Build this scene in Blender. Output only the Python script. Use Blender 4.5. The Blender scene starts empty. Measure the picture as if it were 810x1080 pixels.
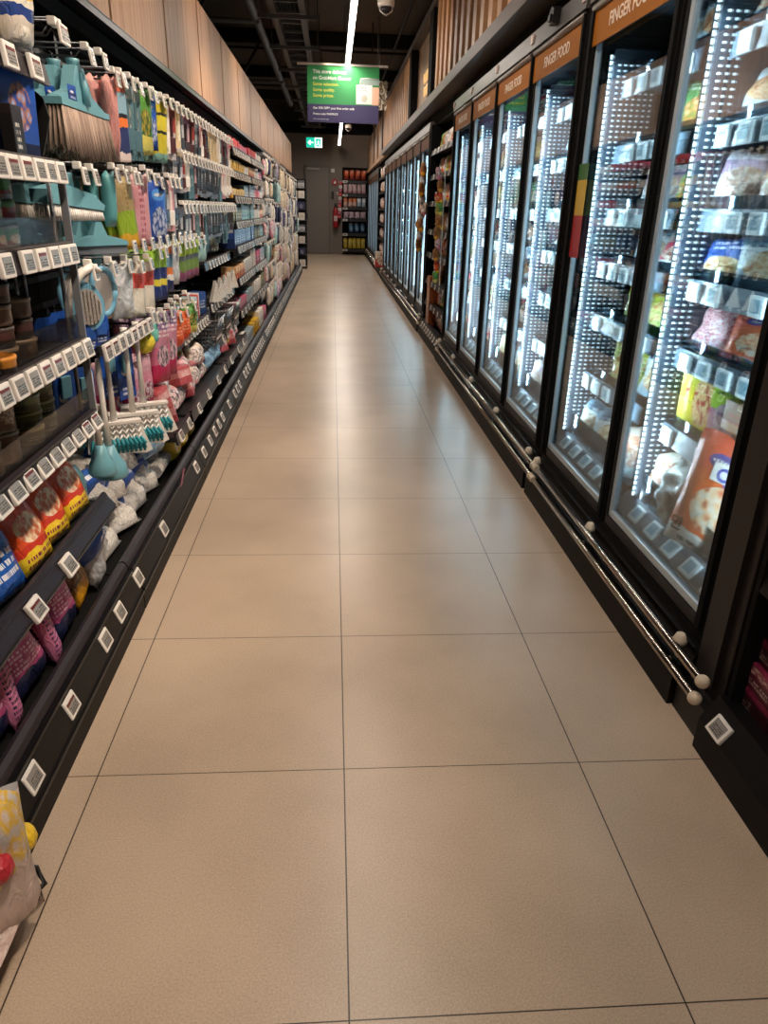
import bpy, bmesh, math, random
from mathutils import Vector, Matrix
random.seed(7)
PI = math.pi
SC = bpy.context.scene
COL = SC.collection

# ---------------------------------------------------------------- camera, world, exposure, lamps
cam_d = bpy.data.cameras.new('camera'); cam = bpy.data.objects.new('camera', cam_d); COL.objects.link(cam)
YAW, PITCH, ROLL, FPX = 0.077246, 0.403023, 0.027572, 749.83
f_ = Vector((math.sin(YAW)*math.cos(PITCH), math.cos(YAW)*math.cos(PITCH), -math.sin(PITCH)))
r_ = Vector((math.cos(YAW), -math.sin(YAW), 0)); u_ = r_.cross(f_)
r2 = math.cos(ROLL)*r_ + math.sin(ROLL)*u_; u2 = -math.sin(ROLL)*r_ + math.cos(ROLL)*u_
cam.matrix_world = Matrix(((r2.x, u2.x, -f_.x, -0.024817), (r2.y, u2.y, -f_.y, -0.784534), (r2.z, u2.z, -f_.z, 1.290632), (0, 0, 0, 1)))
cam_d.sensor_fit = 'VERTICAL'; cam_d.sensor_height = 24.0; cam_d.lens = 24.0*FPX/1080
cam_d.clip_start = 0.02; cam_d.clip_end = 100
SC.camera = cam
SC.view_settings.view_transform = 'Standard'; SC.view_settings.look = 'None'
SC.view_settings.gamma = 1; SC.view_settings.use_curve_mapping = False
SC.view_settings.exposure = 1.0
w = bpy.data.worlds.new('store_ambient'); SC.world = w; w.use_nodes = True
w.node_tree.nodes['Background'].inputs[0].default_value = (1.0, 0.93, 0.86, 1)
w.node_tree.nodes['Background'].inputs[1].default_value = 0.22
try:
    SC.cycles.use_denoising = True; SC.cycles.caustics_reflective = False; SC.cycles.caustics_refractive = False
    SC.cycles.max_bounces = 7; SC.cycles.diffuse_bounces = 3; SC.cycles.glossy_bounces = 3; SC.cycles.transparent_max_bounces = 24
    SC.cycles.sample_clamp_indirect = 4.0
except Exception: pass

def area(name, loc, sx, sy, power, color, direction=(0, 0, -1), spread=PI):
    l = bpy.data.lights.new(name, 'AREA'); l.shape = 'RECTANGLE'; l.size = sx; l.size_y = sy; l.energy = power; l.color = color; l.spread = spread
    o = bpy.data.objects.new(name, l); COL.objects.link(o); o.location = loc
    o.rotation_euler = Vector(direction).to_track_quat('-Z', 'Y').to_euler()
    return o
def spot(name, loc, target, power, color, size=70, blend=.7, rad=.05):
    l = bpy.data.lights.new(name, 'SPOT'); l.energy = power; l.color = color; l.spot_size = math.radians(size); l.spot_blend = blend; l.shadow_soft_size = rad
    o = bpy.data.objects.new(name, l); COL.objects.link(o); o.location = loc
    o.rotation_euler = (Vector(target)-Vector(loc)).to_track_quat('-Z', 'Y').to_euler()
    return o
WARM = (1.0, 0.80, 0.62); NEUT = (1.0, 0.90, 0.80)
for yy, pw in ((-1.6, 26), (1.0, 28), (3.4, 20)): area('lamp_light', (.16, yy, 2.86), .08, 2.3, pw, NEUT)
for yy in (7.65, 10.6, 13.4, 16.5, 19.6): area('lamp_light', (.16, yy, 2.818), .08, 2.7, 13, NEUT)
# warm track spots along the aisle, plus an added fill row for the left timber
for yy in (0.6, 2.2, 3.9, 5.8, 8.0, 10.5, 13.2, 16.0):
    spot('track_and_fill_spot', (.35, yy-.5, 3.0), (-1.0, yy, .75), 72 if yy < 9 else 44, WARM, 75)
for yy in (1.0, 3.4, 6.0, 9.0, 12.5, 16.5):
    spot('track_and_fill_spot', (-.25, yy-.3, 3.05), (.9, yy+.4, 2.45), 22, WARM, 60)
for yy in (1.6, 3.4, 5.4, 7.8, 10.8, 14.0): spot('track_and_fill_spot', (.1, yy-.2, 3.1), (-1.0, yy, 2.36), 20 if yy < 9 else 8, (1.0, .78, .58), 62)  # extra spots added only to brighten the left timber bulkhead
spot('track_and_fill_spot', (.1, 20.0, 3.0), (.75, 22.0, 2.75), 14, WARM, 50)

# ---------------------------------------------------------------- materials
def lin(c):
    if isinstance(c, str):
        c = c.lstrip('#'); c = [int(c[i:i+2], 16)/255 for i in (0, 2, 4)]
    return tuple((x/12.92 if x <= .04045 else ((x+.055)/1.055)**2.4) for x in c[:3]) + (1,)
MATS = {}
def newmat(name):
    m = bpy.data.materials.new(name); m.use_nodes = True
    nt = m.node_tree; b = nt.nodes['Principled BSDF']
    return m, nt, b
def flat(name, col, rough=.5, metal=0, spec=.5, emit=None, est=0, bump=0, bscale=40, alpha=None):
    if name in MATS: return MATS[name]
    m, nt, b = newmat(name)
    b.inputs['Base Color'].default_value = lin(col); b.inputs['Roughness'].default_value = rough
    b.inputs['Metallic'].default_value = metal; b.inputs['Specular IOR Level'].default_value = spec
    if emit: b.inputs['Emission Color'].default_value = lin(emit); b.inputs['Emission Strength'].default_value = est
    n = nt.nodes.new('ShaderNodeTexNoise'); n.inputs['Scale'].default_value = bscale
    t = nt.nodes.new('ShaderNodeTexCoord'); nt.links.new(t.outputs['Object'], n.inputs['Vector'])
    if bump:
        bp = nt.nodes.new('ShaderNodeBump'); bp.inputs['Strength'].default_value = bump; bp.inputs['Distance'].default_value = .01
        nt.links.new(n.outputs['Fac'], bp.inputs['Height']); nt.links.new(bp.outputs['Normal'], b.inputs['Normal'])
    else:
        mr = nt.nodes.new('ShaderNodeMapRange'); mr.inputs[3].default_value = max(0, rough-.02); mr.inputs[4].default_value = min(1, rough+.02)
        nt.links.new(n.outputs['Fac'], mr.inputs[0]); nt.links.new(mr.outputs[0], b.inputs['Roughness'])
    if alpha is not None: b.inputs['Alpha'].default_value = alpha
    MATS[name] = m; return m
def math_(nt, op, a, b_=None, c=None):
    n = nt.nodes.new('ShaderNodeMath'); n.operation = op
    for i, v in enumerate((a, b_, c)):
        if v is None: continue
        if isinstance(v, (int, float)): n.inputs[i].default_value = v
        else: nt.links.new(v, n.inputs[i])
    return n.outputs[0]
def mixc(nt, fac, a, b_):
    n = nt.nodes.new('ShaderNodeMix'); n.data_type = 'RGBA'
    for s, v in ((0, fac), (6, a), (7, b_)):
        if isinstance(v, (int, float)): n.inputs[s].default_value = v
        elif isinstance(v, tuple): n.inputs[s].default_value = v
        else: nt.links.new(v, n.inputs[s])
    return n.outputs[2]
def ramp(nt, fac, stops, const=False):
    n = nt.nodes.new('ShaderNodeValToRGB'); cr = n.color_ramp
    if const: cr.interpolation = 'CONSTANT'
    while len(cr.elements) > 1: cr.elements.remove(cr.elements[-1])
    cr.elements[0].position = stops[0][0]; cr.elements[0].color = lin(stops[0][1])
    for p, c in stops[1:]:
        e = cr.elements.new(p); e.color = lin(c)
    nt.links.new(fac, n.inputs[0]); return n.outputs[0]
def pack(name, bands, pic=None, text=None, logo=None, rough=.28, bag=True, scale=9.0, vertical=False, spec=.5):
    """printed package: bands [(pos,col)] bottom to top; pic (cx,cz,rx,rz,[cols]) food picture; text (x0,x1,z0,z1,n,col); logo (cx,cz,rx,rz,col)"""
    if name in MATS: return MATS[name]
    m, nt, b = newmat(name); N = nt.nodes; Lk = nt.links
    tc = N.new('ShaderNodeTexCoord'); sp = N.new('ShaderNodeSeparateXYZ'); Lk.new(tc.outputs['Generated'], sp.inputs[0])
    x, z = sp.outputs[0], sp.outputs[2]
    nz = N.new('ShaderNodeTexNoise'); nz.inputs['Scale'].default_value = 3; Lk.new(tc.outputs['Generated'], nz.inputs['Vector'])
    wob = math_(nt, 'MULTIPLY_ADD', nz.outputs['Fac'], .10, -.05)
    col = ramp(nt, math_(nt, 'ADD', x if vertical else z, wob), bands, True)
    def rect(x0, x1, z0, z1):
        a = math_(nt, 'MULTIPLY', math_(nt, 'GREATER_THAN', x, x0), math_(nt, 'LESS_THAN', x, x1))
        c = math_(nt, 'MULTIPLY', math_(nt, 'GREATER_THAN', z, z0), math_(nt, 'LESS_THAN', z, z1))
        return math_(nt, 'MULTIPLY', a, c)
    def ell(cx, cz, rx, rz):
        a = math_(nt, 'POWER', math_(nt, 'DIVIDE', math_(nt, 'SUBTRACT', x, cx), rx), 2)
        c = math_(nt, 'POWER', math_(nt, 'DIVIDE', math_(nt, 'SUBTRACT', z, cz), rz), 2)
        return math_(nt, 'LESS_THAN', math_(nt, 'ADD', math_(nt, 'ADD', a, c), wob), 1)
    if pic:
        cx, cz, rx, rz, cols = pic
        v = N.new('ShaderNodeTexVoronoi'); v.inputs['Scale'].default_value = scale; Lk.new(tc.outputs['Generated'], v.inputs['Vector'])
        n2 = N.new('ShaderNodeTexNoise'); n2.inputs['Scale'].default_value = scale*1.3; n2.inputs['Detail'].default_value = 3; Lk.new(tc.outputs['Generated'], n2.inputs['Vector'])
        f = math_(nt, 'ADD', math_(nt, 'MULTIPLY', v.outputs['Distance'], .7), math_(nt, 'MULTIPLY', n2.outputs['Fac'], .6))
        pc = ramp(nt, f, [(.2+.6*i/max(1, len(cols)-1), c) for i, c in enumerate(cols)])
        col = mixc(nt, ell(cx, cz, rx, rz), col, pc)
    if logo:
        cx, cz, rx, rz, c = logo
        col = mixc(nt, ell(cx, cz, rx, rz), col, lin(c))
        w_ = math_(nt, 'MULTIPLY', ell(cx, cz, rx*.72, rz*.3), math_(nt, 'GREATER_THAN', math_(nt, 'FRACT', math_(nt, 'MULTIPLY', x, 22)), .35))
        col = mixc(nt, w_, col, lin('f4f1e8'))
    if text:
        x0, x1, z0, z1, n, c = text
        zz = math_(nt, 'MULTIPLY', math_(nt, 'SUBTRACT', z, z0), n/(z1-z0))
        row = math_(nt, 'LESS_THAN', math_(nt, 'FRACT', zz), .55)
        cb = N.new('ShaderNodeCombineXYZ'); Lk.new(math_(nt, 'MULTIPLY', x, 34), cb.inputs[0]); Lk.new(math_(nt, 'MULTIPLY', math_(nt, 'FLOOR', zz), 7.3), cb.inputs[1])
        n3 = N.new('ShaderNodeTexNoise'); n3.inputs['Scale'].default_value = 1.0; n3.inputs['Detail'].default_value = 0; Lk.new(cb.outputs[0], n3.inputs['Vector'])
        tm = math_(nt, 'MULTIPLY', math_(nt, 'MULTIPLY', row, math_(nt, 'GREATER_THAN', n3.outputs['Fac'], .46)), rect(x0, x1, z0, z1))
        col = mixc(nt, tm, col, lin(c))
    Lk.new(col, b.inputs['Base Color']); b.inputs['Roughness'].default_value = rough; b.inputs['Specular IOR Level'].default_value = spec
    if bag:
        n4 = N.new('ShaderNodeTexNoise'); n4.inputs['Scale'].default_value = 5; n4.inputs['Detail'].default_value = 4; n4.inputs['Distortion'].default_value = 1.2
        Lk.new(tc.outputs['Generated'], n4.inputs['Vector'])
        bp = N.new('ShaderNodeBump'); bp.inputs['Strength'].default_value = .7; bp.inputs['Distance'].default_value = .012
        Lk.new(n4.outputs['Fac'], bp.inputs['Height']); Lk.new(bp.outputs['Normal'], b.inputs['Normal'])
    MATS[name] = m; return m
def glassmat(name, tint='dfeaf0', refl=.8, rough=.03):
    if name in MATS: return MATS[name]
    m, nt, b = newmat(name); N = nt.nodes; Lk = nt.links; N.remove(b)
    out = N['Material Output']; tr = N.new('ShaderNodeBsdfTransparent'); tr.inputs[0].default_value = lin(tint)
    gl = N.new('ShaderNodeBsdfGlossy'); gl.inputs['Roughness'].default_value = rough; gl.inputs[0].default_value = (1, 1, 1, 1)
    fr = N.new('ShaderNodeFresnel'); fr.inputs[0].default_value = 1.45
    f = math_(nt, 'MULTIPLY', fr.outputs[0], refl)
    mx = N.new('ShaderNodeMixShader'); Lk.new(f, mx.inputs[0]); Lk.new(tr.outputs[0], mx.inputs[1]); Lk.new(gl.outputs[0], mx.inputs[2]); Lk.new(mx.outputs[0], out.inputs[0])
    MATS[name] = m; return m
def clearbag(name, c1, c2, scale=30):
    """crumpled see-through film over stuffing"""
    if name in MATS: return MATS[name]
    m, nt, b = newmat(name); N = nt.nodes; Lk = nt.links
    tc = N.new('ShaderNodeTexCoord')
    n1 = N.new('ShaderNodeTexNoise'); n1.inputs['Scale'].default_value = scale; n1.inputs['Detail'].default_value = 5; n1.inputs['Distortion'].default_value = 1.5; Lk.new(tc.outputs['Object'], n1.inputs['Vector'])
    Lk.new(ramp(nt, n1.outputs['Fac'], [(.3, c1), (.62, c2)]), b.inputs['Base Color'])
    b.inputs['Roughness'].default_value = .42; b.inputs['Coat Weight'].default_value = .7; b.inputs['Coat Roughness'].default_value = .12
    bp = N.new('ShaderNodeBump'); bp.inputs['Strength'].default_value = .8; bp.inputs['Distance'].default_value = .01
    Lk.new(n1.outputs['Fac'], bp.inputs['Height']); Lk.new(bp.outputs['Normal'], b.inputs['Normal']); Lk.new(bp.outputs['Normal'], b.inputs['Coat Normal'])
    MATS[name] = m; return m
def woodmat(name, cols, sc=(1, 1, 1), rough=.5):
    if name in MATS: return MATS[name]
    m, nt, b = newmat(name); N = nt.nodes; Lk = nt.links
    tc = N.new('ShaderNodeTexCoord'); mp = N.new('ShaderNodeMapping'); mp.inputs['Scale'].default_value = sc; Lk.new(tc.outputs['Object'], mp.inputs['Vector'])
    n1 = N.new('ShaderNodeTexNoise'); n1.inputs['Scale'].default_value = 3; n1.inputs['Detail'].default_value = 6; n1.inputs['Roughness'].default_value = .65; Lk.new(mp.outputs[0], n1.inputs['Vector'])
    Lk.new(ramp(nt, n1.outputs['Fac'], [(.3+.4*i/(len(cols)-1), c) for i, c in enumerate(cols)]), b.inputs['Base Color'])
    b.inputs['Roughness'].default_value = rough
    MATS[name] = m; return m

M = {}
M['black'] = flat('black_powder_coat', '0c0c0d', .45)
M['black2'] = flat('black_satin_metal', '070708', .36, 0, .35)
M['gap'] = flat('matt_black', '040404', .85, 0, .2)
M['kick'] = flat('dark_brown_kick', '0c0908', .6, 0, .25)
M['railpurple'] = flat('dark_plum_metal', '2b252a', .35, .2)
M['steel'] = flat('brushed_steel', '8d8d90', .28, 1)
M['darksteel'] = flat('dark_galvanised', '5a5c60', .38, .9)
M['darksteel2'] = flat('dim_steel_edge', '4a4a4c', .35, .8)
M['postgrey'] = flat('satin_post_grey', '85868a', .3, .3)
M['chrome'] = flat('chrome', 'b9b0a6', .16, 1)
M['white'] = flat('white_plastic', 'e9e2da', .4)
M['cream'] = flat('cream_rubber', 'd8c6ad', .55)
M['screen'] = pack('ticket_screen', [(0, '8c8984')], text=(.1, .9, .08, .7, 4, '3a3634'), rough=.25, bag=False)
M['screenred'] = pack('ticket_screen_red', [(0, '8f8b86'), (.72, '6d302e'), (.93, 'e4e1da')], text=(.1, .9, .08, .6, 3, '33302f'), rough=.25, bag=False)
M['teal'] = flat('teal_plastic', '6ba0ac', .38)
M['teal2'] = flat('deep_teal_plastic', '2f8d97', .4)
M['skyblue'] = flat('sky_blue_plastic', '6fa8c4', .4)
M['bristle'] = woodmat('brown_bristle', ['5c4b43', '8d7769', 'b29c8b'], (14, 14, 1.0), .8)
M['wbristle'] = woodmat('white_bristle', ['c4beb8', 'eae5df', 'fbf8f4'], (30, 30, 2), .7)
M['tbristle'] = flat('teal_bristle', '2f93a0', .8, bump=.4, bscale=120)
M['navycard'] = pack('navy_hang_card', [(0, '1d3f8f'), (.18, '1a2c66'), (.42, '1f4ea3')], text=(.2, .85, .08, .26, 2, 'e5e8f2'), logo=(.45, .52, .22, .09, 'e9d9cf'), rough=.4, bag=False)
M['ledge'] = flat('led_carrier', '8fa3ad', .4, .5)
M['glass'] = glassmat('door_glass', 'e6eff3', .6, .01); M['acrylic'] = glassmat('acrylic', 'ded9d4', .35, .10)
M['alu'] = flat('pale_aluminium', 'c9d8e2', .35, .4)
M['grey'] = flat('freezer_grey', '6f747c', .45)
M['inner'] = flat('freezer_liner', '3b4654', .5)
M['dark_liner'] = flat('freezer_sill', '40454c', .4)

# ---------------------------------------------------------------- mesh helpers
def new_bm(): return bmesh.new()
def box(bm, x0, x1, y0, y1, z0, z1, mi=0, bev=0):
    r = bmesh.ops.create_cube(bm, size=1)
    bmesh.ops.scale(bm, vec=(abs(x1-x0), abs(y1-y0), abs(z1-z0)), verts=r['verts'])
    bmesh.ops.translate(bm, vec=((x0+x1)/2, (y0+y1)/2, (z0+z1)/2), verts=r['verts'])
    fs = {f for v in r['verts'] for f in v.link_faces}
    for f in fs: f.material_index = mi
    if bev:
        es = {e for v in r['verts'] for e in v.link_edges}
        rr = bmesh.ops.bevel(bm, geom=list(es), offset=bev, segments=2, affect='EDGES', profile=.6)
        for f in rr['faces']: f.material_index = mi
    return r
def tube(bm, pts, rad, seg=8, mi=0, cap=True):
    pts = [Vector(p) for p in pts]; rads = rad if isinstance(rad, (list, tuple)) else [rad]*len(pts)
    rings = []
    for i, p in enumerate(pts):
        d = (pts[min(i+1, len(pts)-1)]-pts[max(i-1, 0)]).normalized()
        a = d.cross(Vector((0, 0, 1)) if abs(d.z) < .95 else Vector((0, 1, 0))).normalized(); b = d.cross(a)
        rings.append([bm.verts.new(p+(a*math.cos(2*PI*k/seg)+b*math.sin(2*PI*k/seg))*rads[i]) for k in range(seg)])
    for i in range(len(rings)-1):
        for k in range(seg):
            f = bm.faces.new((rings[i][k], rings[i][(k+1) % seg], rings[i+1][(k+1) % seg], rings[i+1][k])); f.material_index = mi; f.smooth = True
    if cap:
        for rg in (rings[0][::-1], rings[-1]):
            try: bm.faces.new(rg).material_index = mi
            except ValueError: pass
def lathe(bm, prof, seg=20, mi=0, c=(0, 0, 0), sx=1, sy=1):
    rings = []
    for r, z in prof:
        rings.append([bm.verts.new((c[0]+sx*r*math.cos(2*PI*k/seg), c[1]+sy*r*math.sin(2*PI*k/seg), c[2]+z)) for k in range(seg)])
    for i in range(len(rings)-1):
        for k in range(seg):
            f = bm.faces.new((rings[i][k], rings[i][(k+1) % seg], rings[i+1][(k+1) % seg], rings[i+1][k])); f.material_index = mi; f.smooth = True
    bm.faces.new(rings[0][::-1]).material_index = mi; bm.faces.new(rings[-1]).material_index = mi
def prism(bm, poly, a0, a1, axis='y', mi=0):
    """poly in the two other axes, extruded from a0 to a1 along axis"""
    def P(p, a):
        return {'y': (p[0], a, p[1]), 'x': (a, p[0], p[1]), 'z': (p[0], p[1], a)}[axis]
    A = [bm.verts.new(P(p, a0)) for p in poly]; B = [bm.verts.new(P(p, a1)) for p in poly]
    n = len(poly); fs = [bm.faces.new(A[::-1]), bm.faces.new(B)]
    for i in range(n): fs.append(bm.faces.new((A[i], A[(i+1) % n], B[(i+1) % n], B[i])))
    for f in fs: f.material_index = mi
def pouchbm(bm, w_, h, d, seed=0, foot=False, mi=0, nu=8, nv=10, neck=0, crump=.12):
    rnd = random.Random(seed); ph = [rnd.uniform(0, 6.28) for _ in range(6)]
    def T(u, v):
        t = d/2*(max(0, 1-abs(u)**3))**.6
        t *= (max(0, 1-abs(v)**4))**.6 if not foot else (max(0, 1-((v+1)/2)**3))**.7
        t *= 1+crump*(math.sin(3.1*u+4*v+ph[0])+.6*math.sin(7*v-5*u+ph[1]))
        return max(t, .0012)
    def W(v):
        return w_/2*(1-.05*math.sin(PI*(v+1)/2)-neck*max(0, v)**2)
    fr = []; bk = []
    for j in range(nv+1):
        v = -1+2*j/nv; a = []; b = []
        for i in range(nu+1):
            u = -1+2*i/nu; x = u*W(v); z = (v+1)/2*h+.006*math.sin(5*u+ph[2])*(v > .9)
            t = T(u, v)
            fv = bm.verts.new((x, -t, z)); a.append(fv)
            b.append(fv if abs(u) == 1 else bm.verts.new((x, t, z)))
        fr.append(a); bk.append(b)
    for j in range(nv):
        for i in range(nu):
            f = bm.faces.new((fr[j][i], fr[j][i+1], fr[j+1][i+1], fr[j+1][i])); f.smooth = True; f.material_index = mi
            f = bm.faces.new((bk[j][i+1], bk[j][i], bk[j+1][i], bk[j+1][i+1])); f.smooth = True; f.material_index = mi
    for j in (0, nv):
        for i in range(nu):
            q = []
            for vv in ((fr[j][i], fr[j][i+1], bk[j][i+1], bk[j][i]) if j == 0 else (fr[j][i+1], fr[j][i], bk[j][i], bk[j][i+1])):
                if vv not in q: q.append(vv)
            if len(q) > 2: bm.faces.new(q[::-1]).material_index = mi
def mesh_of(name, bm, mats):
    me = bpy.data.meshes.new(name); bm.normal_update(); bm.to_mesh(me); bm.free()
    for m in (mats if isinstance(mats, (list, tuple)) else [mats]): me.materials.append(m)
    return me
def mobj(name, me, parent=None, label=None, loc=None, rz=0):
    o = bpy.data.objects.new(name, me); COL.objects.link(o)
    if parent: o.parent = parent
    if label: o['label'] = label
    if loc: o.location = loc
    if rz: o.rotation_euler = (0, 0, rz)
    return o
def part(name, bm, mats, parent, label=None): return mobj(name, mesh_of(name, bm, mats), parent, label)
def struct(name, bm, mats):
    o = mobj(name, mesh_of(name, bm, mats)); o['kind'] = 'structure'; return o
def thing(name, label, cat, loc=(0, 0, 0), rz=0, group=None):
    o = bpy.data.objects.new(name, None); COL.objects.link(o); o.location = loc; o.rotation_euler = (0, 0, rz)
    o.empty_display_size = .05
    tag(o, label, cat, group); return o
USED = {}
def tag(o, label, cat, group=None):
    USED[label] = USED.get(label, 0)+1
    o['label'] = label; o['category'] = cat
    if group: o['group'] = group
def textmesh(s, size, mat, align='LEFT', extr=.0006, bold=0.0):
    cu = bpy.data.curves.new('lettering', 'FONT'); cu.body = s; cu.size = size; cu.align_x = align; cu.extrude = extr; cu.offset = bold
    cu.resolution_u = 3
    o = bpy.data.objects.new('lettering', cu); COL.objects.link(o)
    dg = bpy.context.evaluated_depsgraph_get(); me = bpy.data.meshes.new_from_object(o.evaluated_get(dg))
    bpy.data.objects.remove(o); me.name = 'lettering'; me.materials.clear(); me.materials.append(mat)
    me.transform(Matrix.Rotation(PI/2, 4, 'X'))     # stands up, faces -y
    return me
ORD = ['zeroth', 'first', 'second', 'third', 'fourth', 'fifth', 'sixth', 'seventh', 'eighth', 'ninth', 'tenth', 'eleventh', 'twelfth', 'thirteenth', 'fourteenth', 'fifteenth', 'sixteenth', 'seventeenth', 'eighteenth', 'nineteenth', 'twentieth']
def od(i): return ORD[i] if i < len(ORD) else 'twenty-'+ORD[i-20]

# a product prototype is (name, category, mesh or [(part name, mesh, part label)], height)
def put(proto, loc, label, rz=0, group=None, s=(1, 1, 1), tilt=(0, 0)):
    name, cat, body = proto[:3]
    if isinstance(body, list):
        o = bpy.data.objects.new(name, None); o.empty_display_size = .02; COL.objects.link(o)
        for pn, me, pl in body:
            mobj(pn, me, o, pl)
    else:
        o = bpy.data.objects.new(name, body); COL.objects.link(o)
    o.location = loc; o.rotation_euler = (tilt[0], tilt[1], rz); o.rotation_mode = 'XYZ'; o.scale = s
    if tilt != (0, 0):   # tilt is applied in the product's own frame
        o.rotation_euler = (Matrix.Rotation(rz, 4, 'Z') @ Matrix.Rotation(tilt[0], 4, 'X') @ Matrix.Rotation(tilt[1], 4, 'Y')).to_euler()
    tag(o, label, cat, group)
    return o
LEFT = PI/2; RIGHT = -PI/2     # fronts turned to +x / -x
# ---------------------------------------------------------------- the room
def floormat():
    m, nt, b = newmat('porcelain_tile'); N = nt.nodes; Lk = nt.links
    tc = N.new('ShaderNodeTexCoord'); sp = N.new('ShaderNodeSeparateXYZ'); Lk.new(tc.outputs['Object'], sp.inputs[0])
    def line(s, wd):
        f = math_(nt, 'FRACT', math_(nt, 'ADD', math_(nt, 'DIVIDE', s, .6), 10.5))
        return math_(nt, 'LESS_THAN', math_(nt, 'ABSOLUTE', math_(nt, 'SUBTRACT', f, .5)), wd)
    g = math_(nt, 'MAXIMUM', line(sp.outputs[0], .0026), line(sp.outputs[1], .0022))
    n1 = N.new('ShaderNodeTexNoise'); n1.inputs['Scale'].default_value = 260; n1.inputs['Detail'].default_value = 3; Lk.new(tc.outputs['Object'], n1.inputs['Vector'])
    n2 = N.new('ShaderNodeTexNoise'); n2.inputs['Scale'].default_value = 2.2; n2.inputs['Detail'].default_value = 4; Lk.new(tc.outputs['Object'], n2.inputs['Vector'])
    f = math_(nt, 'ADD', math_(nt, 'MULTIPLY', n1.outputs['Fac'], .55), math_(nt, 'MULTIPLY', n2.outputs['Fac'], .45))
    c = ramp(nt, f, [(.36, 'a3907b'), (.5, 'b5a08a'), (.64, 'c3ae97')])
    Lk.new(mixc(nt, g, c, lin('33291f')), b.inputs['Base Color'])
    Lk.new(math_(nt, 'MULTIPLY_ADD', n1.outputs['Fac'], .08, .26), b.inputs['Roughness'])
    b.inputs['Specular IOR Level'].default_value = .42
    bp = N.new('ShaderNodeBump'); bp.inputs['Strength'].default_value = .04; bp.inputs['Distance'].default_value = .001
    Lk.new(n1.outputs['Fac'], bp.inputs['Height']); Lk.new(bp.outputs['Normal'], b.inputs['Normal'])
    return m
YB = 22.1
bm = new_bm(); box(bm, -4, 2.6, -4, YB+.1, -.1, 0); struct('floor', bm, floormat())
cm = flat('dark_ceiling_panel', '6b6056', .8, bump=.3, bscale=3)
bm = new_bm(); box(bm, -4, 2.6, -4, YB+.1, 4.0, 4.1)
struct('ceiling', bm, cm)
wm = flat('dark_wall_paint', '25262b', .8); wb = flat('taupe_wall_paint', '7d736a', .75)
bm = new_bm(); box(bm, -4.1, -4, -4, YB+.1, 0, 4.0); struct('wall_left', bm, wm)
bm = new_bm(); box(bm, 2.5, 2.6, -4, YB+.1, 0, 4.0); struct('wall_right', bm, wm)
bm = new_bm(); box(bm, -4, 2.5, -4.1, -4, 0, 4.0); struct('wall_front', bm, wb)
bm = new_bm(); box(bm, -4, 2.5, YB, YB+.1, 0, 4.0); struct('wall_back', bm, wb)
# dark beam above the back wall, bay of overhead black beams
bm = new_bm(); box(bm, -3.9, 2.4, YB-.5, YB-.002, 3.2, 3.42); struct('trim_3', bm, M['gap'])
d = thing('door_1', '', 'door'); del d['label'], d['category']; d['kind'] = 'structure'; d.location = (-.45, YB, 0)
bm = new_bm(); box(bm, -.33, .31, -.045, -.002, 0.01, 2.34, bev=.004); part('door_leaf', bm, flat('grey_door_paint', '7c746d', .6), d)
bm = new_bm()
for a, b_ in ((-.37, -.335), (.315, .35)): box(bm, a, b_, -.06, -.002, 0, 2.38)
box(bm, -.37, .35, -.06, -.002, 2.345, 2.39); part('door_frame', bm, flat('door_frame_paint', '6d655e', .5), d)
bm = new_bm(); box(bm, -.30, -.27, -.10, -.045, .95, 1.1, bev=.005); part('door_handle', bm, M['steel'], d)
bm = new_bm(); box(bm, -.31, .05, -.10, -.046, 2.27, 2.33, bev=.005); part('door_closer', bm, flat('closer_grey', '9b958d', .4), d)

# overhead services
def beam(name, label, cat, dims, mat, group=None):
    bm = new_bm(); box(bm, *dims); o = mobj(name, mesh_of(name, bm, mat)); tag(o, label, cat, group); return o
dk = flat('sooty_beam', '1f1d1c', .7); dg_ = flat('grey_conduit', '4a4744', .5)
bx_ = [3.2, 6.6, 10.0, 13.4, 16.8, 20.2]
for i, y in enumerate(bx_):
    bm = new_bm(); box(bm, -3.9, 2.4, y-.04, y+.04, 3.82, 3.9); box(bm, -3.9, 2.4, y-.05, y+.05, 3.9, 3.995); box(bm, -3.9, 2.4, y-.05, y+.05, 3.79, 3.82)
    o = struct('trim_%d' % (10+i), bm, dk)
# cable tray running along the aisle, hung from cross bars
t = thing('cable_tray', 'grey ladder cable tray running under the dark ceiling left of the lamps', 'cable tray', (-.5, 0, 3.3))
for a in (-.17, .13):
    bm = new_bm(); box(bm, a-.02, a+.02, -2, 21.5, 0, .10); box(bm, a-.05 if a < 0 else a-.02, a+.02 if a < 0 else a+.05, -2, 21.5, -.01, .008); 
    if a > 0:
        for i in range(48): box(bm, -.16, .12, -1.8+i*.49, -1.76+i*.49, .02, .045)
    part('side_rail', bm, dg_, t)
bm = new_bm()
for i in range(9):
    tube(bm, [(-.12+.027*i, -2, .06+.008*(i % 3)), (-.12+.027*i, 21.4, .06+.008*(i % 2))], .012, 6)
part('cable_bundle', bm, M['gap'], t)
for i in range(12):
    y = 2+i*1.7
    bm = new_bm(); box(bm, -.36, .30, y, y+.04, -.07, -.03); tube(bm, [(-.33, y+.02, -.07), (-.33, y+.02, .69)], .006, 6); tube(bm, [(.28, y+.02, -.07), (.28, y+.02, .69)], .006, 6)
    part('hanger', bm, dg_, t)
bm = new_bm(); tube(bm, [(0, -2, 0), (0, 17.4, 0)], .055, 14); o = mobj('ceiling_pipe', mesh_of('ceiling_pipe', bm, flat('pipe_grey', '55504b', .5)), loc=(-.95, 0, 3.38)); tag(o, 'thick round grey pipe running along the ceiling left of the cable tray', 'pipe')
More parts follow.
